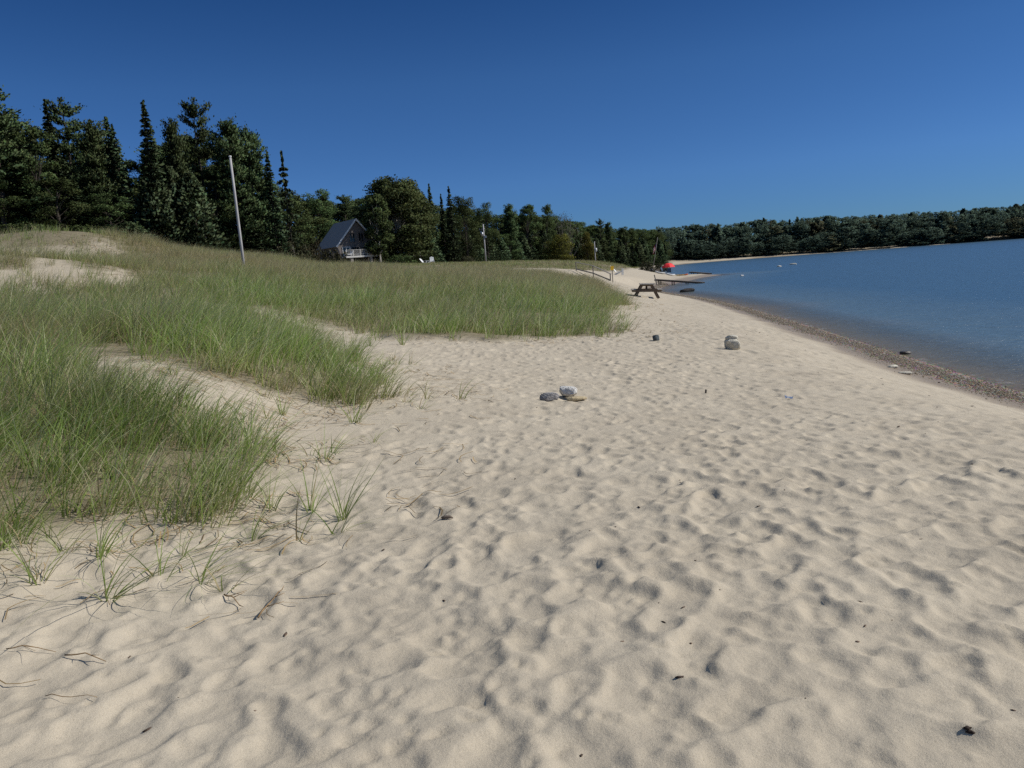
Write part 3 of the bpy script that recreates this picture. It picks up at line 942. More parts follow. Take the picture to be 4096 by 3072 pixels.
def make_pine(H, R, levels=19, base=.2, up=.25, plume=.20, gap=.15):
    """white pine: whorls of separate plumes, level below and upswept near the top"""
    C = []; T = []; D = []; m, pts = trunk_mb(H, H * .014 + .04, .012)
    for l in range(levels):
        f = (l + RNG.random() * .7) / levels
        z = H * (base + (1 - base) * f * .96)
        r = R * ((1 - f) ** .5 * .9 + .16) * RNG.uniform(.6, 1.15) + .2
        for b in range(int(RNG.integers(5, 8))):
            if RNG.random() < gap: continue
            az = RNG.random() * 2 * PI; rb = r * RNG.uniform(.45, 1.15)
            rise = rb * (up * .5 + 1.15 * max(0, f - .45))
            ca, sa = math.cos(az), math.sin(az)
            m.tube([(0, 0, z), (ca * rb * .55, sa * rb * .55, z + rise * .35), (ca * rb, sa * rb, z + rise)], [.05, .035, .012], 5, False)
            k = int(44 + 80 * rb)
            t = .22 + .83 * RNG.random(k) ** .75
            w_ = plume * (.6 + .7 * t)
            C.append(np.stack([ca * rb * t + RNG.normal(0, 1, k) * w_, sa * rb * t + RNG.normal(0, 1, k) * w_, z + rise * t ** 1.5 + RNG.normal(.05, .6, k) * w_], 1))
            D.append(np.repeat([[ca * .7, sa * .7, .45 + f * .6]], k, 0)); T.append(rv(k) * (.65 + .45 * t[:, None]))  # plume tint drops inward, the crown's inner shade put into the colour
    k = 160; C.append(np.stack([RNG.normal(0, .16, k), RNG.normal(0, .16, k), H * RNG.uniform(.90, 1.02, k)], 1)); D.append(np.repeat([[0, 0, 1.]], k, 0)); T.append(rv(k))
    C = np.vstack(C); T = np.vstack(T); D = np.vstack(D)
    return leafquads(C, RNG.uniform(.10, .23, len(C)), 1.5, T, None, D), m


def make_broad(H, R, nl=34, base=.22, per=330, size=.19, limbr=.07, squash=.8, open_=.0):
    C = []; T = []; tips = []; m, pts = trunk_mb(H * .8, H * .014 + .05, .02)
    for i in range(nl):
        v = RNG.random() ** .8; z = H * (base + (1 - base) * v)
        prof = math.sqrt(max(.03, 1 - ((v - .42) / .62) ** 2))
        az = i * 2.399 + RNG.normal(0, .4); rr = R * prof * RNG.uniform(.35, .95)
        c = np.array([math.cos(az) * rr, math.sin(az) * rr, z - .5])
        rad = R * RNG.uniform(.22, .42) * (1 - .25 * v)
        k = int(per * (rad / (R * .3)) ** 1.5)
        d = RNG.normal(size=(k, 3)); d[:, 2] += .25; d /= np.linalg.norm(d, axis=1, keepdims=True)
        d *= rad * (.45 + .6 * RNG.random((k, 1)) ** .6) * (1 + .25 * RNG.normal(size=(k, 1)) * .6); d[:, 2] *= squash
        C.append(c + d); T.append(rv(k) * (.72 + .38 * np.clip(d[:, 2:3] / rad + .3, 0, 1)) * RNG.uniform(.78, 1.2))  # lobe tops painted lighter and undersides darker, shading put into the tint
        tips.append(tuple(c))
    C = np.vstack(C); T = np.vstack(T)
    C[:, 2] = np.minimum(C[:, 2], H * (1 + .0 * C[:, 2])) if False else C[:, 2]
    limbs(m, pts, tips, limbr)
    return leafquads(C, RNG.uniform(.6, 1.3, len(C)) * size, 1.15, T), m


def make_cedar(H, R, n=5200):
    m, pts = trunk_mb(H, H * .012 + .04)
    f = RNG.random(n) ** 1.25
    az = RNG.random(n) * 2 * PI
    lob = 1 + .22 * np.sin(az * 3 + f * 9) + .16 * np.sin(az * 5 - f * 17)
    r = R * (1 - f) ** .62 * lob * (.5 + .55 * RNG.random(n) ** .5) + .05
    z = H * (.03 + .97 * f) + RNG.normal(0, .12, n)
    C = np.stack([np.cos(az) * r, np.sin(az) * r, z], 1)
    D = np.stack([np.cos(az) * .5, np.sin(az) * .5, np.ones(n) * .8], 1)
    cl = (np.sin(az * 7 + z * 3.1) * np.sin(z * 4.7 + az * 3))[:, None]
    return leafquads(C, RNG.uniform(.17, .36, n), 1.3, rv(n) * (.9 + .3 * cl), None, D), m


def make_bare(H, R, nl=22):
    m, pts = trunk_mb(H, .09, .02); tips = []
    for i in range(nl):
        az = i * 2.4; z = H * RNG.uniform(.45, 1.0); r = R * RNG.uniform(.3, 1)
        tips.append((math.cos(az) * r, math.sin(az) * r, z))
    limbs(m, pts, tips, .05)
    for t in tips:
        for q in range(3):
            m.tube([t, (t[0] + RNG.normal(0, .4), t[1] + RNG.normal(0, .4), t[2] + RNG.uniform(.1, .8))], [.02, .008], 4, False)
    n = 420; b = np.array(tips)[RNG.integers(0, nl, n)] + RNG.normal(0, .5, (n, 3))
    return leafquads(b, RNG.uniform(.12, .24, n), 1.2, rv(n)), m


PROTO = {}


def soft_normals(V, H, R, mixf=.68):
    """leaf shading leans toward the outward direction of the clump of leaves around it"""
    q = V.reshape(-1, 4, 3); c = q.mean(1)
    fn = np.cross(q[:, 1] - q[:, 0], q[:, 2] - q[:, 0]); fn /= np.maximum(np.linalg.norm(fn, axis=1, keepdims=True), 1e-9)
    g = np.floor(c / (R * .42)).astype(np.int64); key = (g[:, 0] + 50) * 1000003 + (g[:, 1] + 50) * 1009 + g[:, 2] + 50
    u, inv = np.unique(key, return_inverse=True); cnt = np.bincount(inv)
    cc = np.stack([np.bincount(inv, c[:, i]) / cnt for i in range(3)], 1)[inv]
    ax = np.stack([c[:, 0], c[:, 1], (c[:, 2] - H * .45) * .55], 1)
    n = (c - cc) / (R * .2) + ax / R * 1.2 + np.array([0, 0, .25])
    n /= np.maximum(np.linalg.norm(n, axis=1, keepdims=True), 1e-9)
    fn *= np.sign((fn * n).sum(1, keepdims=True) + 1e-9)
    n = n * mixf + fn * (1 - mixf); n /= np.maximum(np.linalg.norm(n, axis=1, keepdims=True), 1e-9)
    return np.repeat(n, 4, 0)



def proto(key, made, leaf, bark, H, R):
    (V, Q, T), tm = made
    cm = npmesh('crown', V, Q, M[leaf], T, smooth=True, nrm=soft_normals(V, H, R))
    tk = tm.build('trunk', M[bark])
    PROTO[key] = (cm.data, tk.data, H, R)
    for o in (cm, tk):
        bpy.data.objects.remove(o)


for i, (h, r_, kw) in enumerate([(15, 2.3, {}), (15, 1.9, dict(levels=50)), (15, 2.6, dict(droop=.38)), (14, 1.5, dict(levels=50, droop=.3))]):
    proto(f'spruce{i}', make_spruce(h, r_, **kw), 'spruce', 'bark', h, r_)
proto('lonespruce', make_spruce(9, 2.3, skirt=.04, levels=22, sparse=.8, droop=.42, gap=.25), 'spruce', 'bark', 9, 2.3)
for i, (h, r_, kw) in enumerate([(16, 3.2, dict(levels=15, gap=.25)), (16, 2.8, {}), (14, 2.6, dict(base=.12, levels=22, gap=.05, up=.35)), (14, 2.2, dict(base=.08, levels=26, gap=.0, up=.5, plume=.26))]):
    proto(f'pine{i}', make_pine(h, r_, **kw), 'pine', 'bark', h, r_)
for i, (h, r_, kw) in enumerate([(13, 3.6, {}), (13, 3.0, dict(nl=30, base=.1)), (12, 4.0, dict(nl=42, base=.12)), (13, 2.6, dict(nl=26, base=.3))]):
    proto(f'broad{i}', make_broad(h, r_, **kw), 'broad', 'bark', h, r_)
for i, (h, r_, kw) in enumerate([(14, 5.0, dict(nl=90, base=.03, per=430, limbr=.10, size=.27)), (13, 3.0, dict(nl=40, base=.16, limbr=.08, per=400, size=.25))]):
    proto(f'birch{i}', make_broad(h, r_, **kw), 'birchleaf', 'birch', h, r_)
proto('yellow', make_broad(9, 4.2, nl=64, base=.02, per=260, size=.22), 'yellowleaf', 'bark', 9, 4.2)
for i, (h, r_) in enumerate([(10, 1.9), (11, 1.5), (9, 2.3)]):
    proto(f'cedar{i}', make_cedar(h, r_), 'cedar', 'bark', h, r_)
proto('bare', make_bare(12, 2.4), 'scrub', 'bare', 12, 2.4)
for i, (h, r_) in enumerate([(2.6, 2.0), (2.0, 2.2)]):
    proto(f'shrub{i}', make_broad(h, r_, nl=26, base=.05, per=150, size=.15, limbr=.02), 'scrub' if i else 'broad', 'bare', h, r_)


def plant(key, px, top, Yd, name, label, cat='tree', group=None, width=None, sink=.2):
    """a tree whose top is seen at (px, top) from the camera and which stands at distance Yd"""
    cd, td, H, R = PROTO[key]
    p = at(px, top, Yd)
    g = sz(p[0], p[1]) - sink
    h = max(p[2] - g, 1.0)
    s = h / H
    w = (width * .5 * Yd / F) / R if width else min(s, 1.5) * RNG.uniform(.88, 1.12)
    e = empty(name, (p[0], p[1], g), RNG.random() * 6.28)
    tag(e, label, cat, group)
    for nm, d in (('trunk', td), ('crown', cd)):
        o = bpy.data.objects.new(nm, d); COL.objects.link(o); o.parent = e
        o.scale = (w, w, s)
    return e


SPR = 'spruce_tree'; PIN = 'pine_tree'; BRO = 'broadleaf_tree'; BIR = 'birch_tree'; CED = 'cedar_tree'
# the trees one can name on the skyline, left to right
plant('pine1', -60, 350, 78, PIN, 'tall white pine cut off by the left edge of the picture', width=330)
plant('pine3', 50, 484, 84, PIN, 'bushy pine just right of the pine at the left edge', width=210)
plant('broad3', 112, 492, 80, BRO, 'green leafy tree between the left edge pine and the first narrow spire', width=190)
plant('spruce1', 181, 412, 86, SPR, 'narrow spruce spire touching the left side of a layered pine', width=150)
plant('pine0', 243, 402, 88, PIN, 'layered white pine with long horizontal boughs beside a narrow spire', width=250)
plant('pine3', 362, 492, 84, PIN, 'round topped pine between the layered pine and the twin spruce tip', width=170)
plant('spruce0', 424, 480, 85, SPR, 'pointed spruce at the left side of the deep gap in the skyline', width=190)
plant('spruce2', 448, 508, 88, SPR, 'second spruce tip close behind the pointed spruce at the skyline gap', width=170)
plant('spruce1', 572, 416, 84, SPR, 'tallest slim spruce spire right of the deep gap in the skyline', width=165)
plant('pine3', 683, 484, 88, PIN, 'small rounded pine top between the slim spire and the feathery pine', width=120)
plant('pine0', 772, 402, 92, PIN, 'feathery white pine with upswept plumes, highest of the right hand trees', width=215)
plant('pine2', 905, 494, 90, PIN, 'pine with pointed crown behind the bare pole', width=190)
plant('pine2', 985, 524, 92, PIN, 'rounded pine at the right shoulder of the tall left group', width=160)
plant('spruce1', 1067, 612, 92, SPR, 'dark narrow spruce at the right end of the tall left group', width=110)
plant('lonespruce', 1126, 616, 100, SPR, 'lone open spruce with drooping boughs standing clear against the sky', width=145)
plant('broad0', 1265, 762, 158, BRO, 'leafy tree left of the cottage roof', width=210)
plant('pine2', 1292, 782, 162, PIN, 'small dark pine tip above the leafy tree left of the cottage', width=80)
plant('pine1', 1372, 784, 165, PIN, 'dark pine directly behind the cottage ridge', width=130)
plant('birch0', 1568, 724, 149, BIR, 'large spreading birch with pale limbs right of the cottage', width=300)
plant('birch1', 1496, 770, 140.5, BIR, 'birch crowding the right half of the cottage gable, left of the large birch', width=115)
plant('birch1', 1655, 748, 158, BIR, 'right shoulder birch beside the large spreading birch', width=140)
plant('spruce3', 1715, 742, 172, SPR, 'thin spruce tip just right of the birches', width=62)
plant('spruce3', 1763, 782, 178, SPR, 'shortest of the three spruce spires right of the birches', width=52)
plant('spruce0', 1794, 752, 176, SPR, 'dark broad based spruce, rightmost of the three spires right of the birches', width=88)
plant('broad2', 1852, 780, 190, BRO, 'olive round topped tree right of the three spruce spires', width=130)
plant('broad0', 1938, 810, 205, BRO, 'rounded tree behind the utility pole with the grey transformer', width=95)
plant('pine3', 2035, 820, 225, PIN, 'dark bushy pine standing out right of the transformer pole', width=75)
plant('broad3', 2105, 814, 235, BRO, 'flat topped tall tree with light showing under its crown', width=100)
plant('broad1', 2180, 812, 238, BRO, 'tall tree with a knobbed top left of the yellowing round tree', width=90)
plant('bare', 2240, 858, 245, BRO, 'half bare grey tree above the yellowing round tree', width=90)
plant('bare', 2275, 870, 255, BRO, 'grey thin leaved tree right of the half bare grey one', width=90)
plant('yellow', 2235, 938, 196, BRO, 'round yellowing tree standing in front of the dark woods', width=118)
plant('pine0', 2398, 878, 290, PIN, 'feathery pine tip poking over the woods above the small lamp pole', width=75)
plant('pine2', 2432, 892, 296, PIN, 'small leaning pine right of the feathery pine tip', width=45)
plant('broad1', 2500, 902, 315, BRO, 'tree with a small notched top left of the leaning flagpole', width=70)
plant('yellow', 2345, 930, 268, BRO, 'rust tinted tree above the yellow sign', width=70)

# filler trees, front and back rows, under the skyline
SKY = np.array([(-120, 470), (0, 490), (110, 500), (170, 520), (300, 520), (360, 520), (420, 560), (470, 600), (505, 680), (530, 700), (560, 590), (620, 530), (680, 520), (760, 515), (860, 520), (950, 540),
                (1010, 580), (1050, 640), (1080, 720), (1140, 790), (1200, 775), (1290, 785), (1350, 820), (1400, 790), (1480, 760), (1700, 790), (1780, 820), (1850, 800), (1920, 835), (2000, 838), (2060, 850),
                (2130, 835), (2200, 850), (2260, 868), (2320, 885), (2400, 900), (2480, 905), (2560, 908), (2640, 908), (2720, 908), (2800, 900)], float)
DEP = np.array([(-120, 84), (600, 90), (1000, 98), (1140, 110), (1190, 152), (1320, 166), (1480, 168), (1650, 172), (1900, 212), (2200, 256), (2450, 310), (2620, 338), (2800, 348)], float)
sky_y = lambda x: float(np.interp(x, SKY[:, 0], SKY[:, 1])); dep_y = lambda x: float(np.interp(x, DEP[:, 0], DEP[:, 1]))
LEFTG = 'close packed trees behind the grassy dune on the left'
MIDG = 'trees of the dark wood behind the cottage and meadow'
k = 0
LBL = {'spruce': ('dark spruce', SPR), 'pine': ('dark pine', PIN), 'broad': ('deep green leafy tree', BRO), 'cedar': ('low dark cedar', CED), 'birch': ('olive leaved birch', BIR)}


def fill(px, top, Yd, keys, width, grp):
    key = keys[int(RNG.integers(0, len(keys)))]
    kk = key.rstrip('0123456789')
    nm = LBL[kk]
    where = 'in the close packed stand behind the left dune' if grp == LEFTG else 'in the dark wood behind the meadow'
    plant(key, px, top, Yd, nm[1], f'{nm[0]} {where}', 'tree', f'{nm[0]}s, {grp}', width)


x = -110.0
while x < 1100:
    fill(x, sky_y(x) + RNG.uniform(15, 70), dep_y(x) + RNG.uniform(2, 8), ['pine2', 'pine3', 'spruce0', 'broad1', 'spruce2', 'pine1', 'broad3'], RNG.uniform(170, 240), LEFTG)
    x += RNG.uniform(42, 56)
x = -90.0
while x < 1130:
    fill(x, sky_y(x) + RNG.uniform(120, 220), dep_y(x) - RNG.uniform(4, 9), ['broad1', 'broad0', 'cedar0', 'broad2', 'cedar2', 'broad1', 'spruce2'], RNG.uniform(170, 250), LEFTG)
    x += RNG.uniform(66, 92)
x = 1090.0
while x < 2640:
    d = dep_y(x)
    fill(x, sky_y(x) + RNG.uniform(4, 26), d + RNG.uniform(2, 12), ['broad0', 'broad1', 'broad2', 'pine2', 'broad3', 'birch1', 'broad2', 'broad1'], RNG.uniform(160, 215) * 170 / d * (.9 if x < 1400 else 1), MIDG)
    x += RNG.uniform(26, 36) * 190 / d
x = 1480.0
while x < 2660:
    d = dep_y(x)
    if not 2190 < x < 2280:
        hgt = 1050 - sky_y(x)
        fill(x, sky_y(x) + hgt * RNG.uniform(.32, .58), d - RNG.uniform(4, 12), ['cedar0', 'cedar1', 'cedar2', 'cedar0', 'spruce0', 'broad1'], RNG.uniform(95, 130) * 175 / d, MIDG)
    x += RNG.uniform(32, 44) * 190 / d
# shrubs at the foot of the woods
for i, (px, top, Yd, w_, key, lab) in enumerate([
        (60, 890, 66, 240, 'shrub0', 'leafy bush on the dune crest at the left edge'), (330, 900, 70, 230, 'shrub0', 'leafy bush on the dune crest below the layered pine'),
        (520, 925, 74, 190, 'shrub1', 'grey green bush below the gap in the skyline'), (1075, 965, 92, 130, 'shrub1', 'greyish bush in the shade right of the bare pole'),
        (1170, 955, 98, 150, 'shrub1', 'pale twiggy bush left of the cottage wall'), (1215, 915, 112, 130, 'shrub1', 'tall grey twiggy bush hiding the cottage back wall'),
        (1330, 990, 104, 130, 'shrub1', 'dry brown bush in front of the cottage corner'), (1700, 1018, 150, 140, 'shrub0', 'low dark bush left of the white chairs'),
        (1850, 1022, 178, 120, 'shrub1', 'low tan bush right of the white chairs'), (1590, 1018, 140, 130, 'shrub0', 'dark bush right of the cottage deck'),
        (2320, 1030, 215, 90, 'shrub1', 'tan bush right of the yellowing round tree'), (2585, 1042, 160, 70, 'shrub1', 'grey green bush left of the leaning flagpole'),
        (2640, 1050, 180, 70, 'shrub1', 'grey bush behind the leaning flagpole')]):
    plant(key, px, top, Yd, 'shrub', lab, 'shrub', None, w_)

# the far wood across the bay reads as one mass: crowns and trunks in one object
parts = []; fnr = []; ftop = np.array([(2640, 908), (2700, 905), (2760, 900), (2830, 895), (2900, 897), (2960, 892), (3000, 886), (3030, 876), (3075, 876), (3110, 886), (3200, 871), (3350, 864), (3500, 862), (3700, 850), (3900, 835), (4060, 822), (4300, 805), (4700, 775)], float)
px = 2630.0
while px < 4700:
    for row in range(3):
        Yd = 366 + row * 7 + RNG.uniform(-2, 2)
        pp = at(px + RNG.uniform(-12, 12), float(np.interp(px, ftop[:, 0], ftop[:, 1])) + (2 - row) * RNG.uniform(6, 30) + RNG.normal(0, 2.5), Yd)
        if row == 0:
            Yd = 361
        kind = RNG.choice(['broad0', 'broad1', 'broad2', 'cedar0', 'spruce0', 'pine2', 'cedar2'], p=[.32, .26, .26, .06, .02, .03, .05])
        cd, td, H, R = PROTO[kind]
        nv = len(cd.vertices); co = np.empty(nv * 3, np.float32); cd.vertices.foreach_get('co', co); co = co.reshape(-1, 4, 3)
        tc = np.empty(nv * 4, np.float32); cd.color_attributes['tint'].data.foreach_get('color', tc); tc = tc.reshape(-1, 4, 4)[:, 0, :3]
        kq = RNG.choice(len(co), min(len(co), 1300), replace=False)
        q = co[kq]; cen = q.mean(1, keepdims=True); q = cen + (q - cen) * 2.3
        g = -.6 + max(0, row) * .5
        h = max(pp[2] - g, 3) * (RNG.uniform(.3, 1.0) if row == 0 else 1)
        sw = RNG.uniform(2.6, 6.4) / R
        a = RNG.random() * 6.28; c_, s_ = math.cos(a), math.sin(a)
        q = np.stack([(q[..., 0] * c_ - q[..., 1] * s_) * sw + pp[0], (q[..., 0] * s_ + q[..., 1] * c_) * sw + Yd, q[..., 2] * h / H + g], -1)
        tn = (.5 + .5 * tc[kq]) * RNG.uniform(.75, 1.2) * (np.array([1.25, .95, .8]) if RNG.random() < .10 else np.array([1, 1, 1.1]))  # most crowns blued slightly, haze painted into the tint
        fnr.append(soft_normals(np.stack([(co[kq][..., 0]), co[kq][..., 1], co[kq][..., 2]], -1).reshape(-1, 3), H, R, .6) @ np.array([[c_, s_, 0], [-s_, c_, 0], [0, 0, 1]]))
        parts.append((q.reshape(-1, 3), np.arange(len(q) * 4).reshape(-1, 4), np.repeat(tn, 4, 0)))
    px += RNG.uniform(12, 17)
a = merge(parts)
fo = npmesh('far_wood', a[0], a[1], M['hazeleaf'], a[2], smooth=True, nrm=np.vstack(fnr))
tag(fo, 'dense wood along the far shore of the bay', 'wood', kind='stuff')


# ------------------------------------------------------------------ the bare pole and utility poles
def pole_at(px, top, foot, Yd, r0, r1, sink=.5):
    b = at(px[0], foot, Yd); t = at(px[1], top, Yd)
    z0 = sz(b[0], b[1])
    return b[0], b[1], z0, t[2] - z0


x0, y0, z0, h = pole_at((975, 925), 628, 1058, 44, 0, 0)
e = empty('bare_pole', (x0, y0, z0)); tag(e, 'tall bare weathered wooden pole standing in the dune grass', 'pole')
e.rotation_euler = (0, math.radians(-.4), 0)
MB().tube([(0, 0, -.5), (0, 0, h * .33), (0, 0, h * .66), (0, 0, h)], [.08, .074, .068, .06], 12).build('shaft', M['polewood'], e)
MB().tube([(0, 0, h), (0, 0, h + .05), (0, 0, h + .07)], [.078, .078, .03], 12).build('cap', M['white'], e)


def utility(px, foot, top, Yd, label):
    b = at(px, foot, Yd); t = at(px, top, Yd); z0 = sz(b[0], b[1]); h = t[2] - z0
    e = empty('utility_pole', (b[0], b[1], z0)); tag(e, label, 'utility pole', 'utility poles along the wood')
    MB().tube([(0, 0, -.5), (0, 0, h * .5), (0, 0, h)], [.17, .15, .12], 10).build('shaft', M['polewood'], e)
    return e, h


e, h = utility(1944, 1050, 896, 172, 'utility pole with pale transformer cans against the dark wood')
MB().tube([(-.35, -.1, h * .70), (-.35, -.1, h * .80)], [.24, .24], 12).build('transformer', M['metal'], e)
MB().tube([(-.55, .1, h * .74), (-.55, .1, h * .83)], [.17, .17], 12).build('transformer', M['metal'], e)
MB().box((.28, -.1, h * .68), (.4, .3, .5), None, .03).build('switch_box', M['metal'], e)
MB().bar((-.9, 0, h * .86), (.25, 0, h * .88), .10, .12).build('crossarm', M['greywood'], e)
for q in (-.85, -.3, .2): MB().tube([(q, 0, h * .87), (q, 0, h * .87 + .25)], [.05, .03], 8).build('insulator', M['white'], e)
e, h = utility(2382, 1046, 966, 235, 'utility pole with a single white lamp above the grassy rise')
MB().bar((0, 0, h * .78), (.35, 0, h * .8), .06, .06).build('lamp_arm', M['metal'], e)
MB().tube([(.38, 0, h * .66), (.38, 0, h * .72), (.38, 0, h * .79)], [.10, .28, .24], 12).build('lamp', M['white'], e)

# ------------------------------------------------------------------ cottage
hx = at(1434, 1044, 142); hz = max(sz(hx[0], hx[1]), hx[2] - .1)
house = empty('cottage', (hx[0], hx[1], hz), math.radians(33)); tag(house, 'dark wood cottage with steep grey roof, white bargeboards and a raised deck', 'house')
# local axes: +Y runs back along the ridge, -Y faces the beach; the wall foot is z = 0
HW, EV, RD, LN = 3.55, 3.15, 7.25, 9.0
w = MB()
w.add([(-HW, 0, -1), (HW, 0, -1), (HW, 0, EV), (0, 0, RD - .22), (-HW, 0, EV), (-HW, LN, -1), (HW, LN, -1), (HW, LN, EV), (0, LN, RD - .22), (-HW, LN, EV)],
      [(0, 1, 2, 3, 4), (6, 5, 9, 8, 7), (5, 0, 4, 9), (1, 6, 7, 2)])
wall = w.build('wall', M['siding'], house)
sl_ = math.atan2(RD - EV, HW)
rf = MB()
for s in (-1, 1):
    n_ = Vector((s * math.sin(sl_), 0, math.cos(sl_))) * .14
    ev = Vector((s * (HW + .45), 0, EV - .45 * math.tan(sl_))); rg = Vector((0, 0, RD))
    vs = []
    for yy in (-.62, LN + .5):
        for p in (ev, rg): vs.append(Vector((p.x, yy, p.z)) - n_ * .0)
        for p in (ev, rg): vs.append(Vector((p.x, yy, p.z)) + n_)
    rf.add(vs, [(0, 1, 3, 2), (4, 6, 7, 5), (2, 3, 7, 6), (0, 4, 5, 1), (0, 2, 6, 4), (1, 5, 7, 3)])
roof = rf.build('roof', M['roof'], house)
for s in (-1, 1):
    n_ = Vector((s * math.sin(sl_), 0, math.cos(sl_)))
    a_ = Vector((s * (HW + .47), -.66, EV - .45 * math.tan(sl_) + .02)); b_ = Vector((0, -.66, RD + .02))
    MB().bar(a_, b_, .05, .24).build('bargeboard', M['white'], house)


def window(name, x, z, wd, ht, frame='white', bars=1):
    m = MB(); t = .10
    m.box((x - wd / 2, -.05, z), (t, .12, ht + t)); m.box((x + wd / 2, -.05, z), (t, .12, ht + t))
    m.box((x, -.05, z + ht / 2), (wd - t, .12, t)); m.box((x, -.05, z - ht / 2), (wd - t, .12, t))
    for b in range(bars):
        m.box((x - wd / 2 + wd * (b + 1) / (bars + 1), -.04, z), (.07, .09, ht - t))
    f = m.build('window', M[frame], house)
    MB().box((x, -.022, z), (wd - t, .03, ht - t)).build('pane', M['glass'], f)


window('w', -.75, 4.2, .95, 1.55, 'siding'); window('w', .85, 4.2, .95, 1.55, 'siding')
window('w', -2.05, 1.75, 1.35, 1.7, 'white'); window('w', -.35, 1.75, 1.4, 1.7, 'greywood', 2); window('w', 1.5, 1.75, 1.2, 1.6, 'greywood')
dk = MB(); dk.box((-.9, -1.9, .82), (5.6, 3.5, .14))
for i in range(9): dk.box((-.9, -3.45 + i * .40, .905), (5.6, .36, .03))
dk.box((-.9, -3.68, .78), (5.7, .06, .30))
deck = dk.build('deck', M['offwhite'], house)
rl = MB(); 
for xx in (-3.6, -2.3, -1.0, .3, 1.8): rl.box((xx, -3.55, 1.42), (.09, .09, 1.0))
rl.bar((-3.6, -3.55, 1.94), (1.85, -3.55, 1.94), .12, .05); rl.bar((-3.6, -3.55, 1.15), (1.85, -3.55, 1.15), .05, .05)
for i in range(34): rl.box((-3.5 + i * .158, -3.55, 1.54), (.03, .03, .76))
rl.bar((1.8, -3.55, 1.92), (1.8, -.2, 1.92), .12, .05); rl.bar((1.8, -3.55, 1.15), (1.8, -.2, 1.15), .05, .05)
rl.build('railing', M['offwhite'], deck)
for xx in (-2.6, .9):
    m = MB()
    for q in range(6): m.box((xx + RNG.normal(0, .015), -3.3 + RNG.normal(0, .015), -.85 + q * .3), (.52 + RNG.normal(0, .03), .52, .31), Matrix.Rotation(RNG.normal(0, .05), 3, 'Z'), .06)
    m.build('pier', M['stone'], deck)


def world_of(e, p):
    return Matrix.Translation(e.location) @ e.rotation_euler.to_matrix().to_4x4() @ Vector(p)


# pale loungers standing on the deck
def deck_lounger(lx, ly, label, mat):
    p = world_of(house, (lx, ly, .92)); e = empty('deck_lounger', p, house.rotation_euler.z + math.radians(95)); tag(e, label, 'lounger', 'loungers on the cottage deck')
    MB().box((0, .25, .36), (.58, 1.2, .07), None, .02).build('seat', M[mat], e)
    MB().box((0, -.55, .62), (.58, .75, .07), Matrix.Rotation(math.radians(-48), 3, 'X'), .02).build('backrest', M[mat], e)
    for sx in (-.25, .25):
        for sy in (-.3, .75): MB().box((sx, sy, .165), (.05, .05, .33)).build('leg', M['white'], e)


deck_lounger(-2.6, -2.5, 'white lounger on the left of the cottage deck', 'white'); deck_lounger(-.4, -2.5, 'blue and white lounger in the middle of the cottage deck', 'bluecloth')


# ------------------------------------------------------------------ slatted armchairs
def slat_chair(px, py, Yd, rz, label, grp=None, s=1.0, recline=25):
    b = at(px, py, Yd); z0 = sz(b[0], b[1])
    e = empty('slatted_chair', (b[0], b[1], z0), rz); tag(e, label, 'chair', grp); e.scale = (s, s, s)
    m = MB()
    for i in range(5): m.box((-.22 + i * .11, .02, .0), (.095, .50, .022), None, .004)
    o = m.build('seat', M['white'], e); o.location = (0, 0, .36); o.rotation_euler = (math.radians(-10), 0, 0)
    m = MB()
    for i in range(5):
        hh = .82 - abs(i - 2) * .05
        m.box((-.22 + i * .11, 0, hh / 2), (.10, .022, hh), None, .008)
    m.box((0, .022, .2), (.54, .022, .07)); m.box((0, .022, .6), (.54, .022, .07))
    o = m.build('backrest', M['white'], e); o.location = (0, .26, .30); o.rotation_euler = (math.radians(-recline), 0, 0)
    for sx in (-.31, .31):
        MB().box((sx, -.04, .56), (.13, .72, .024), None, .005).build('armrest', M['white'], e)
        MB().box((sx, -.30, .275), (.05, .09, .55), None, .005).build('leg', M['white'], e)
        MB().bar((sx * .9, -.28, .36), (sx * .9, .55, .03), .04, .10).build('leg', M['white'], e)
    return e


CG = 'white slatted chairs in the meadow'
slat_chair(1702, 1061, 128, math.radians(70), 'white slatted chair turned sideways, left of the meadow pair', CG, 1.15, 40)
slat_chair(1729, 1061, 128, math.radians(5), 'white slatted chair with its back to the woods, right of the meadow pair', CG, 1.15, 18)
c = slat_chair(2478, 1100, 92, math.radians(72), 'white slatted beach chair on the sand behind the yellow sign', None, 1.25, 42)

# ------------------------------------------------------------------ handrail, sign
rp = [at(2305, 1081, 78), at(2374, 1112, 70), at(2442, 1122, 65)]
rz_ = [sz(p[0], p[1]) for p in rp]
tops = [at(2304, 1050, 78)[2], at(2374, 1064, 70)[2], at(2441, 1096, 65)[2]]
e = empty('stair_handrail', (rp[2][0], rp[2][1], rz_[2])); tag(e, 'grey two rail wooden handrail running down to the beach', 'handrail')
o0 = np.array([rp[2][0], rp[2][1], rz_[2]])
T_ = [np.array([p[0], p[1], t]) - o0 for p, t in zip(rp, tops)]
for p, t, z0 in zip(rp, T_, rz_):
    MB().bar((p[0] - o0[0], p[1] - o0[1], z0 - o0[2] - .4), (t[0], t[1], t[2]), .085, .085, 0, .01).build('post', M['greywood'], e)
for a_, b_ in ((0, 1), (1, 2)):
    dv = (T_[b_] - T_[a_]) * .03
    MB().bar(T_[a_] - dv + (0, -.03, .03), T_[b_] + dv + (0, -.03, .03), .10, .045).build('top_rail', M['greywood'], e)
    lo = (0, -.08, -.62) if a_ == 0 else (0, -.08, -.62)
    l2 = (0, -.08, -.62) if a_ == 0 else (0, -.08, -.5)
    MB().bar(T_[a_] + lo, T_[b_] + l2, .045, .11).build('lower_rail', M['greywood'], e)

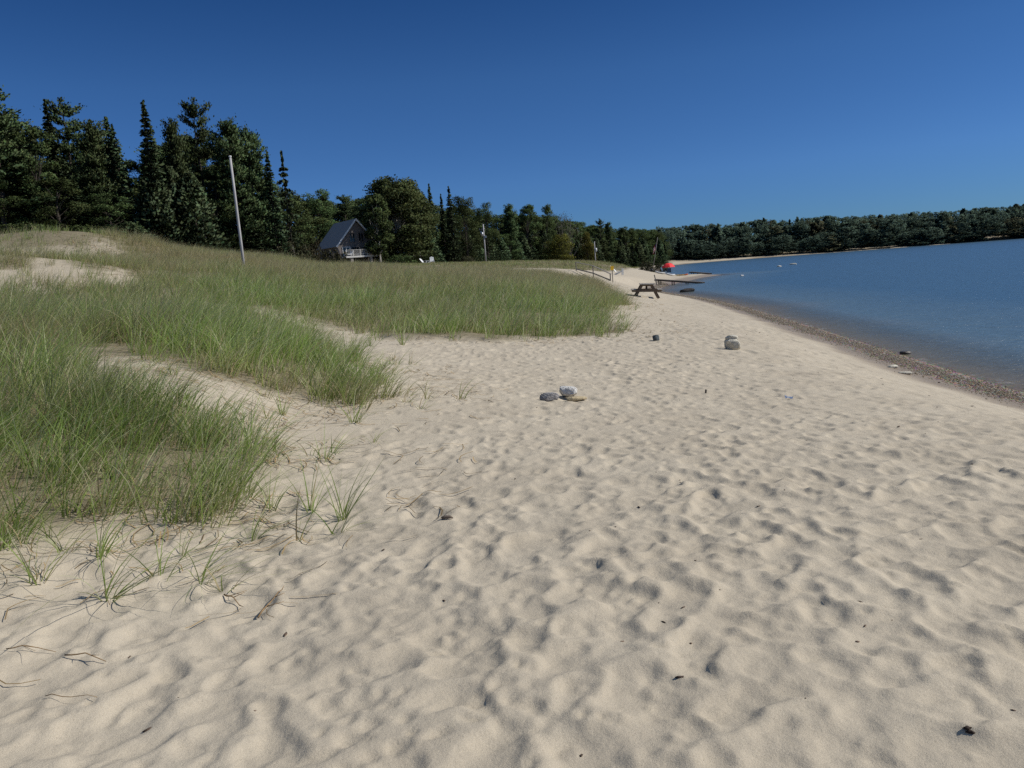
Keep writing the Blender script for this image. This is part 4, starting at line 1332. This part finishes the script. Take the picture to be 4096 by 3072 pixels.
p = spot(2451, 1123); b = at(2451, 1123, 62); z0 = sz(b[0], b[1])
e = empty('beach_sign', (b[0], b[1], z0), math.radians(6)); tag(e, 'small yellow sign on a thin post at the foot of the handrail', 'sign')
hs_ = at(2450, 1066, 62)[2] - z0
MB().box((0, 0, hs_ / 2 - .2), (.05, .04, hs_ + .3)).build('post', M['darkwood'], e)
MB().box((0, -.035, hs_ - .12), (.25, .012, .31), None, .0).build('sign_panel', M['yellow'], e)

# ------------------------------------------------------------------ leaning flagpole with a slack flag
b = at(2610, 1084, 116); z0 = sz(b[0], b[1]); t = at(2630, 953, 116)
e = empty('flagpole', (b[0], b[1], z0)); tag(e, 'thin leaning flagpole with a slack striped flag', 'flagpole')
v = np.array([t[0] - b[0], 0, t[2] - z0])
MB().tube([(-v[0] * .05, 0, -v[2] * .05), tuple(v * .5), tuple(v)], [.05, .042, .028], 8).build('shaft', M['greywood'], e)
MB().tube([tuple(v), tuple(v * 1.008), tuple(v * 1.016)], [.05, .06, .02], 8).build('finial', M['metal'], e)
fl = MB()
for k_ in range(7):
    vs = []; 
    for j in range(7):
        u = j / 6
        for q in (k_, k_ + 1):
            hh = .86 - .105 * q / 7 * 2.0
            c0 = v * hh
            vs.append((c0[0] - .04 - u * .42 + .05 * math.sin(u * 9 + q), .10 * math.sin(u * 7), c0[2] - u * .62 + .04 * math.sin(u * 8)))
    fl.add(vs, [(2 * j, 2 * j + 2, 2 * j + 3, 2 * j + 1) for j in range(6)], True)
flag = fl.build('flag', M['flagwhite'], e)
flag.data.materials.append(M['flagred']); flag.data.materials.append(M['flagblue'])
for i, pl in enumerate(flag.data.polygons):
    pl.material_index = 2 if (i // 6 < 4 and i % 6 < 2) else (1 if (i // 6) % 2 == 0 else 0)

# ------------------------------------------------------------------ red beach umbrella
b = at(2674, 1069, 122); gx, gy = b[0], b[1]; z0 = sz(gx, gy); zr = b[2] - z0
e = empty('beach_umbrella', (gx, gy, z0)); tag(e, 'red beach umbrella opened low over the sand', 'umbrella')
R_ = 26.5 * 122 / F; hh = 16.5 * 122 / F
for half, mt in ((0, 'redlite'), (1, 'red')):
    cn = MB(); NG = 8
    for g in range(NG):
        if g % 2 != half: continue
        vs = []; fs = []
        for j in range(7):
            u = j / 6
            for q in range(5):
                a_ = 2 * PI * (g + q / 4) / NG
                sag = 1 - .06 * math.sin(PI * q / 4) * u
                vs.append((math.cos(a_) * R_ * u * sag, math.sin(a_) * R_ * u * sag, zr + hh * (1 - u ** 2.5) - .03 * (1 - sag)))
        for j in range(6):
            for q in range(4): fs.append((j * 5 + q, (j + 1) * 5 + q, (j + 1) * 5 + q + 1, j * 5 + q + 1))
        cn.add(vs, fs, True)
    cn.build('canopy', M[mt], e)
MB().tube([(0, 0, -.4), (0, 0, zr + hh + .08)], [.022, .018], 8).build('pole', M['white'], e)
rb = MB()
for g in range(8):
    a_ = 2 * PI * g / 8; rb.tube([(0, 0, zr + hh - .03)] + [(math.cos(a_) * R_ * u, math.sin(a_) * R_ * u, zr + hh * (1 - u ** 2.5) - .025) for u in (.33, .66, .98)], .008, 5)
rb.build('ribs', M['metal'], e)


# ------------------------------------------------------------------ boats, chairs and odds and ends on the spit
def hull(a, b, wd, ht, name, mat, label, cat, grp, rim='black'):
    a = np.array([a[0], a[1], sz(a[0], a[1])]); b = np.array([b[0], b[1], sz(b[0], b[1])])
    L = float(np.hypot(*(b - a)[:2])); ang = math.atan2(b[1] - a[1], b[0] - a[0])
    e = empty(name, (a + b) / 2, ang); tag(e, label, cat, grp)
    e.rotation_euler = (0, -math.atan2(b[2] - a[2], L), ang)
    m = MB(); vs = []; K = 16; J = 10
    for i in range(K + 1):
        u = i / K * 2 - 1; wv = wd / 2 * (1 - abs(u) ** 2.6) + .01; rise = ht * .45 * abs(u) ** 3
        for j in range(J):
            a_ = 2 * PI * j / J
            vs.append((u * L / 2, math.cos(a_) * wv, ht / 2 + math.sin(a_) * ht / 2 * (1 - .7 * abs(u) ** 4) + rise))
    fs = [(i * J + j, i * J + (j + 1) % J, (i + 1) * J + (j + 1) % J, (i + 1) * J + j) for i in range(K) for j in range(J)]
    fs += [tuple(range(J - 1, -1, -1)), tuple(K * J + j for j in range(J))]
    m.add(vs, fs, True); m.build('hull', M[mat], e)
    q = MB(); n_ = 14; vs = [(math.cos(2 * PI * i / n_) * .42, math.sin(2 * PI * i / n_) * wd * .30, ht * 1.03) for i in range(n_)] + [(math.cos(2 * PI * i / n_) * .36, math.sin(2 * PI * i / n_) * wd * .24, ht * .97) for i in range(n_)]
    q.add(vs, [(i, (i + 1) % n_, n_ + (i + 1) % n_, n_ + i) for i in range(n_)] + [tuple(range(n_, 2 * n_))], True)
    q.build('cockpit', M[rim], e)
    return e


w2 = lambda px, py, Y: at(px, py, Y)[:2]
KG = 'small boats lying on the spit'
hull(w2(2606, 1081, 121), w2(2660, 1088, 119), .55, .24, 'kayak', 'white', 'long white kayak lying behind the chairs on the spit', 'kayak', KG)
hull(w2(2618, 1096, 114), w2(2664, 1095, 114), .6, .26, 'kayak', 'offwhite', 'greyish white kayak nearest the dock on the spit', 'kayak', KG)
hull(w2(2664, 1095, 113), w2(2700, 1096, 113), .62, .24, 'kayak', 'white', 'short white and blue kayak right of the dark chairs', 'kayak', KG, 'bluecloth')
k1 = hull(w2(2700, 1096, 113), w2(2752, 1098, 112), .5, .17, 'kayak', 'yelplastic', 'yellow and orange kayak pointing at the water', 'kayak', KG, 'orange')
m = MB(); vs = []; J = 10
for i in range(5):
    u = .52 + .12 * i * 1.0; wv = (.25 * (1 - u ** 2.6) + .012) * 1.08; rise = .17 * .45 * u ** 3
    for j in range(J):
        a_ = 2 * PI * j / J; vs.append((u * .93, math.cos(a_) * wv, .085 + math.sin(a_) * .085 * 1.12 + rise))
m.add(vs, [(i * J + j, i * J + (j + 1) % J, (i + 1) * J + (j + 1) % J, (i + 1) * J + j) for i in range(4) for j in range(J)] + [tuple(4 * J + j for j in range(J)), tuple(range(J - 1, -1, -1))], True)
m.build('bow', M['orange'], k1)
b = at(2608, 1095, 116); g = empty('ball', (b[0], b[1], sz(b[0], b[1]))); tag(g, 'dark round float lying on the sand left of the kayaks', 'ball')
m = MB(); m.tube([(0, 0, .24 - .24 * math.cos(PI * i / 8)) for i in range(9)], [.001 + .24 * math.sin(PI * i / 8) for i in range(9)], 14); m.build('float', M['black'], g)
m = MB(); m.tube([(0, 0, .47), (0, 0, .53)], [.05, .03], 8); m.build('valve', M['darkwood'], g)


def camp_chair(px, py, Yd, rz, label):
    b = at(px, py, Yd); e = empty('folding_chair', (b[0], b[1], sz(b[0], b[1])), rz); tag(e, label, 'chair', 'dark folding chairs on the spit')
    m = MB(); m.box((0, 0, .40), (.55, .5, .05), None, .02); m.build('seat', M['bluecloth'], e)
    m = MB(); m.box((0, .32, .68), (.55, .05, .60), Matrix.Rotation(math.radians(-18), 3, 'X'), .02); m.build('backrest', M['bluecloth'], e)
    for sx in (-.28, .28):
        for s in (-1, 1): MB().bar((sx, s * .26, 0), (sx, -s * .22, .56), .03, .03).build('leg', M['black'], e)
        MB().box((sx, 0, .60), (.06, .5, .03)).build('armrest', M['black'], e)


camp_chair(2656, 1090, 115, math.radians(60), 'dark blue folding chair, left of the two among the kayaks')
camp_chair(2676, 1093, 114, math.radians(-20), 'dark blue folding chair, right of the two among the kayaks')


# ------------------------------------------------------------------ docks
def dock(pa, pb, Ya, Yb, label, legs, width, posts=False):
    a = at(*pa, Ya); b = at(*pb, Yb); e = empty('dock', (a[0], a[1], sz(a[0], a[1]))); tag(e, label, 'dock', 'narrow wooden docks')
    d = b - a; L = float(np.linalg.norm(d)); n_ = np.array([-d[1], d[0], 0]) / np.hypot(d[0], d[1])
    o_ = np.array([a[0], a[1], float(e.location.z)])
    m = MB(); NPL = 26
    for i in range(NPL):
        c0 = a + d * ((i + .08) / NPL) - o_; c1 = a + d * ((i + .92) / NPL) - o_
        m.bar(c0, c1, width, .035)
    m.build('deck_boards', M['darkwood'], e)
    for s in (-1, 1):
        MB().bar(a - o_ + n_ * s * width * .42 - (0, 0, .09), b - o_ + n_ * s * width * .42 - (0, 0, .09), .05, .13).build('stringer', M['darkwood'], e)
    for f in legs:
        for s in (-1, 1):
            c0 = a + d * f + n_ * s * width * .38; zb = min(sz(c0[0], c0[1]), c0[2] - .2)
            MB().bar((c0[0] - o_[0], c0[1] - o_[1], zb - .2 - o_[2]), tuple(c0 - o_ - (0, 0, .03)), .09, .09).build('leg', M['darkwood'], e)
    return e, a, d, o_


e, a, d, o_ = dock((2622, 1117), (2815, 1129), 88, 85, 'narrow dark dock reaching from the sand over the water', (.09, .37, .66, .95), .75)
p1 = at(2628, 1129, 86); p2 = at(2617, 1099, 86)
MB().bar((p1[0] - o_[0], p1[1] - o_[1], sz(p1[0], p1[1]) - .2 - o_[2]), (p2[0] - o_[0], p2[1] - o_[1], p2[2] - o_[2]), .09, .09).build('mooring_post', M['greywood'], e)
dock((2762, 1087), (2842, 1093), 126, 122, 'farther dock, a thin dark line beyond the spit', (.1, .42, .9), .6)

# ------------------------------------------------------------------ picnic table
b = at(2586, 1201, 46); z0 = sz(b[0], b[1]) - .02
e = empty('picnic_table', (b[0], b[1], z0 + .03), math.radians(-8)); e.rotation_euler = (0, math.radians(3.4), math.radians(-8)); tag(e, 'weathered wooden picnic table on the sand at the end of the grass', 'picnic table')
# long axis along local Y, seen end on
m = MB()
for i in range(5): m.box((-.32 + i * .16, 0, .745), (.15, 1.85, .04), None, .006)
m.build('table_top', M['tabletop'], e)
MB().box((0, 0, .70), (.70, .09, .05)).build('batten', M['tablewood'], e)
for s in (-1, 1):
    m = MB()
    for q in (-.07, .07): m.box((s * .74 + q, 0, .435), (.135, 1.85, .04), None, .006)
    m.build('bench', M['tabletop'], e)
for yy in (-.62, .62):
    for s in (-1, 1):
        MB().bar((s * .68, yy, -.05), (s * .26, yy, .725), .04, .145, 0, .004).build('leg', M['tablewood'], e)
    MB().box((0, yy + (.042 if yy < 0 else -.042) * -1, .385), (1.66, .038, .14), None, .004).build('bench_support', M['tablewood'], e)
    MB().box((0, yy + (.042 if yy < 0 else -.042) * -1, .685), (.72, .038, .085), None, .004).build('top_support', M['tablewood'], e)
    MB().bar((0, yy * .92, .42), (0, yy * .12, .69), .09, .04).build('brace', M['tablewood'], e)


# ------------------------------------------------------------------ rocks
def rock(px, py, Yd, sx, sy, sz_, mat, name, label, cat='rock', grp=None, rz=0, tilt=(0, 0), z=None, seed=0, ang=.35, lift=0.0, sub=4, sq=.42):
    import bmesh
    if Yd is None:
        q = spot(px, py); b = q
    else:
        b = at(px, py, Yd)
    bm = bmesh.new(); bmesh.ops.create_icosphere(bm, subdivisions=sub, radius=.5)
    rr = np.random.default_rng(seed)
    pl = rr.normal(size=(11, 3)); pl /= np.linalg.norm(pl, axis=1, keepdims=True); dd = rr.uniform(.36, .56, 11)
    for v in bm.verts:
        p = np.array(v.co) * 2; p = np.sign(p) * np.abs(p) ** sq; p = p / max(1e-6, np.linalg.norm(p)) ** .15 * .5
        for n3, d3 in zip(pl, dd):                # chip flat facets off the pebble
            s_ = p @ n3 - d3
            if s_ > 0: p = p - n3 * s_ * (1 - ang * .3)
        w_ = .03 * math.sin(p[0] * 17 + seed) * math.sin(p[1] * 19) + .022 * math.sin(p[2] * 31 + p[0] * 27) + .012 * math.sin(p[1] * 53 + p[2] * 41)
        p = p * (1 + w_)
        v.co = Vector((p[0] * sx, p[1] * sy, p[2] * sz_))
    me = bpy.data.meshes.new(name); bm.to_mesh(me); bm.free(); me.materials.append(M[mat])
    for f in me.polygons: f.use_smooth = True
    o = bpy.data.objects.new(name, me); COL.objects.link(o)
    z0 = sz(b[0], b[1]) if z is None else z
    o.location = (b[0], b[1], z0 + sz_ * .28 + lift); o.rotation_euler = (tilt[0], tilt[1], rz)
    tag(o, label, cat, grp)
    return o


rock(2624, 1362, None, .16, .15, .17, 'rockdark', 'rock', 'dark blue grey rock alone on the sand near the grass point', seed=3)
c1 = rock(2932, 1396, None, .33, .28, .26, 'rockcream', 'rock', 'cream limestone block at the bottom of the two stone stack', seed=12, lift=.02)
c2 = rock(2925, 1396, None, .25, .21, .11, 'rockcream', 'rock', 'flat cream stone balanced on top of the two stone stack', seed=8, tilt=(.03, .06), lift=.205)
c2.location.x = c1.location.x - .025; c2.location.y = c1.location.y
rock(2198, 1598, None, .25, .20, .11, 'rockgrey', 'rock', 'flat grey stone, left of the three stones lying together', seed=21, rz=.1, sub=5)
rock(2272, 1592, None, .24, .18, .13, 'rockwhite', 'rock', 'chalk white stone tilted between the grey and tan stones', seed=5, tilt=(-.32, .22), lift=.05, sub=5)
rock(2305, 1602, None, .27, .14, .06, 'rocktan', 'rock', 'flat tan stone, right of the three stones lying together', seed=14, rz=.15, lift=.01)
rock(2748, 1164, 67, 1.25, .7, .42, 'rockwet', 'rock', 'dark wet rock just above the water off the picnic table', z=LAKE - .02, seed=17)
rock(3622, 1440, 20.5, .27, .18, .10, 'rockwet', 'rock', 'dark rock at the water edge along the pebble band', z=LAKE + .0, seed=19)
rock(3172, 1053, 150, 1.3, .6, .34, 'rockcream', 'rock', 'pale rock far out in the water, larger of two', z=LAKE - .03, seed=23)
rock(3117, 1062, 140, .7, .5, .30, 'rockcream', 'rock', 'small pale rock far out in the water, left of the larger one', z=LAKE - .03, seed=24)
rock(2968, 1100, 100, .5, .4, .26, 'rockwhite', 'rock', 'tiny pale rock in the water straight above the stone stack', z=LAKE - .03, seed=25)
rock(3569, 1471, None, .22, .15, .08, 'rockcream', 'rock', 'white stone at the upper edge of the wet pebble band', seed=28)
rock(3620, 1496, None, .26, .16, .06, 'rockcream', 'rock', 'pale flat stone in the wet sand below the white stone', seed=29)

# ------------------------------------------------------------------ driftwood, stalks and litter
q = spot(1788, 2078)
m = MB(); m.tube([(-.035, .012, .012), (-.012, .006, .018), (.02, -.006, .017), (.038, -.02, .009)], [.008, .012, .011, .004], 9)
tag(m.build('driftwood', M['drift'], None, q, .35), 'short stub of driftwood on the sand right of the grass', 'driftwood')


def stalk(pa, pb, r, label, lift=.008, mat='reed', name='dry_stalk', arch=.02, forks=2):
    a = spot(*pa); b = spot(*pb)
    n_ = 7; pts = []
    for i in range(n_):
        u = i / (n_ - 1); x_ = a[0] + (b[0] - a[0]) * u + RNG.normal(0, .002); y_ = a[1] + (b[1] - a[1]) * u + RNG.normal(0, .002)
        pts.append((x_, y_, sz(x_, y_) + r + lift + arch * math.sin(PI * u)))
    m = MB(); m.tube([tuple(np.array(p) - a) for p in pts], [r * (1 - .6 * i / n_) for i in range(n_)], 6)
    for f in range(forks):
        i = 2 + f * 2; p = np.array(pts[i]) - a; m.tube([tuple(p), tuple(p + np.array([RNG.normal(.05, .04), RNG.normal(0, .05), .012]))], [r * .6, r * .2], 5)
    return tag(m.build(name, M[mat], None, a), label, 'stalk', 'dry stalks lying on the sand')


stalk((25, 2605), (225, 2618), .0028, 'thin dry stalk on the sand at the lower left edge')
stalk((262, 2635), (425, 2660), .0035, 'dark forked stalk on the sand below the grass clump')
stalk((180, 2795), (390, 2798), .002, 'straight pale straw near the bottom left corner', forks=0)
stalk((1035, 2480), (1130, 2370), .005, 'bent tan stalk lying below the grass clump', forks=3)
stalk((900, 2390), (958, 2430), .005, 'crumpled tan leaf stalk left of the bent tan stalk', forks=3)
q = spot(2822, 1573); m = MB(); m.bar((0, 0, -.02), (.008, 0, .05), .022, .016, 0, .003)
tag(m.build('wood_stub', M['darkwood'], None, q), 'small black wood stub standing upright in the sand', 'wood stub')
q = spot(3158, 1598); m = MB()
vs = [(RNG.normal(0, .006) + .026 * (i - 2), .02 * (j - 1) + RNG.normal(0, .006), .012 + abs(RNG.normal(0, .02))) for i in range(5) for j in range(3)]
m.add(vs, [(i * 3 + j, i * 3 + j + 1, i * 3 + j + 4, i * 3 + j + 3) for i in range(4) for j in range(2)])
tag(m.build('crumpled_wrapper', M['foil'], None, q, -.5), 'crumpled blue and white wrapper on the sand', 'litter')
q = spot(3879, 2935)
a = lumps(np.array([0., .008, -.006, .004]), np.array([0., .005, .006, -.008]), np.array([.008, .012, .016, .01]), np.array([.026, .02, .018, .016]), np.array([[.035, .022, .015]] * 4), .8, 1.5)
o = npmesh('pine_cone', a[0], a[1], M['chips'], a[2]); o.location = q
tag(o, 'dark brown cone scale on the sand near the bottom right corner', 'cone')

# ------------------------------------------------------------------ single tufts of beach grass standing apart
TG = 'single grass tufts on the open sand'
for (px, py, nb_, L_, sp_, wind_, low_, lab) in [
        (430, 2395, 22, .80, .03, .45, .6, 'low sprawling tuft with long blades bent to the right'),
        (150, 2330, 16, .75, .04, .05, .5, 'drooping arched tuft at the left edge below the clump'),
        (400, 2235, 12, .55, .03, .30, .2, 'small upright tuft at the foot of the nearest clump'),
        (730, 2225, 9, .50, .02, .35, .2, 'thin tuft with a brown foot below the right of the clump'),
        (1010, 2160, 12, .52, .03, .35, .3, 'leaning tuft with pale foot right of the nearest clump'),
        (1190, 2165, 4, .55, .01, .25, .1, 'single tall stalk of grass leaning right on open sand'),
        (1085, 2035, 14, .48, .03, .20, .2, 'tuft right of the clump with dark shadow at its foot'),
        (1245, 2045, 16, .52, .03, .30, .25, 'spreading tuft between the clump and the brown footed tuft'),
        (1370, 2075, 22, .50, .035, .15, .15, 'rightmost full tuft with brown dead blades at its foot'),
        (1300, 1840, 14, .50, .04, .25, .2, 'upright tuft above the rightmost full tuft'),
        (1330, 1815, 10, .45, .03, .4, .3, 'leaning tuft on the bare sand right of the clump'),
        (1420, 1690, 26, .50, .06, .30, .3, 'dense bright tuft at the foot of the second grass bank'),
        (1130, 1660, 12, .45, .04, .15, .1, 'sparse tuft on the sand gap between the two banks'),
        (1610, 1380, 14, .55, .05, .1, .1, 'tuft standing alone at the left foot of the broad mound'),
        (1480, 1385, 12, .5, .05, .1, .1, 'small tuft in the sand pocket left of the broad mound')]:
    q = spot(px, py)
    a = tufts(np.array([q[0]]), np.array([q[1]]), nb_, np.array([L_]), sp_, .0065 * (1 + q[1] / 20), 7, np.array([.14]), wind_, low=low_)
    o = npmesh('grass_tuft', a[0] - q, a[1], M['grass'], a[2]); o.location = q
    tag(o, lab, 'grass tuft', TG)

# ------------------------------------------------------------------ daylight
SUN_EL = math.radians(41); SUN_AZ = math.radians(92)      # azimuth measured from the view direction (+Y) toward +X
sd_ = Vector((math.sin(SUN_AZ) * math.cos(SUN_EL), math.cos(SUN_AZ) * math.cos(SUN_EL), math.sin(SUN_EL)))
sl = bpy.data.lights.new('sun', 'SUN'); sl.energy = 4.35; sl.angle = math.radians(.53); sl.color = (1, .955, .88)
so = bpy.data.objects.new('sun', sl); COL.objects.link(so); so.rotation_euler = sd_.to_track_quat('Z', 'Y').to_euler()
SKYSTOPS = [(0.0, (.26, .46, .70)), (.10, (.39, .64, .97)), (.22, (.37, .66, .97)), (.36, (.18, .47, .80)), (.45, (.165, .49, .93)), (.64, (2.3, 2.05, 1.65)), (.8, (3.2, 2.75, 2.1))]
W = bpy.data.worlds.new('World'); S.world = W; W.use_nodes = True
nt = W.node_tree; nt.nodes.clear()
sky = nt.nodes.new('ShaderNodeTexSky'); sky.sky_type = 'NISHITA'; sky.sun_disc = False
sky.sun_elevation = SUN_EL; sky.sun_rotation = SUN_AZ
sky.altitude = 200; sky.air_density = .7; sky.dust_density = 0; sky.ozone_density = 4.0
# clear northern sky: deep blue low down, unseen dome overhead brightened as fill light
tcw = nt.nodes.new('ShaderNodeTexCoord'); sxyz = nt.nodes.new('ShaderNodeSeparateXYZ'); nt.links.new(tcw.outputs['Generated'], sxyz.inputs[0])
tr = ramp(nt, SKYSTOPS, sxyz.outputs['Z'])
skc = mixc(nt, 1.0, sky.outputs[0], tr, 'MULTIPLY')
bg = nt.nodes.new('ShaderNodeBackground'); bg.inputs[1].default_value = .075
wo = nt.nodes.new('ShaderNodeOutputWorld')
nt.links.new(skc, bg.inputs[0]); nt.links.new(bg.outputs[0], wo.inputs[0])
S.view_settings.view_transform = 'Standard'; S.view_settings.look = 'None'; S.view_settings.exposure = 0; S.view_settings.gamma = 1
S.render.engine = 'CYCLES'
S.cycles.max_bounces = 6; S.cycles.diffuse_bounces = 3; S.cycles.transparent_max_bounces = 12
S.cycles.use_denoising = False
S.cycles.sample_clamp_indirect = 3
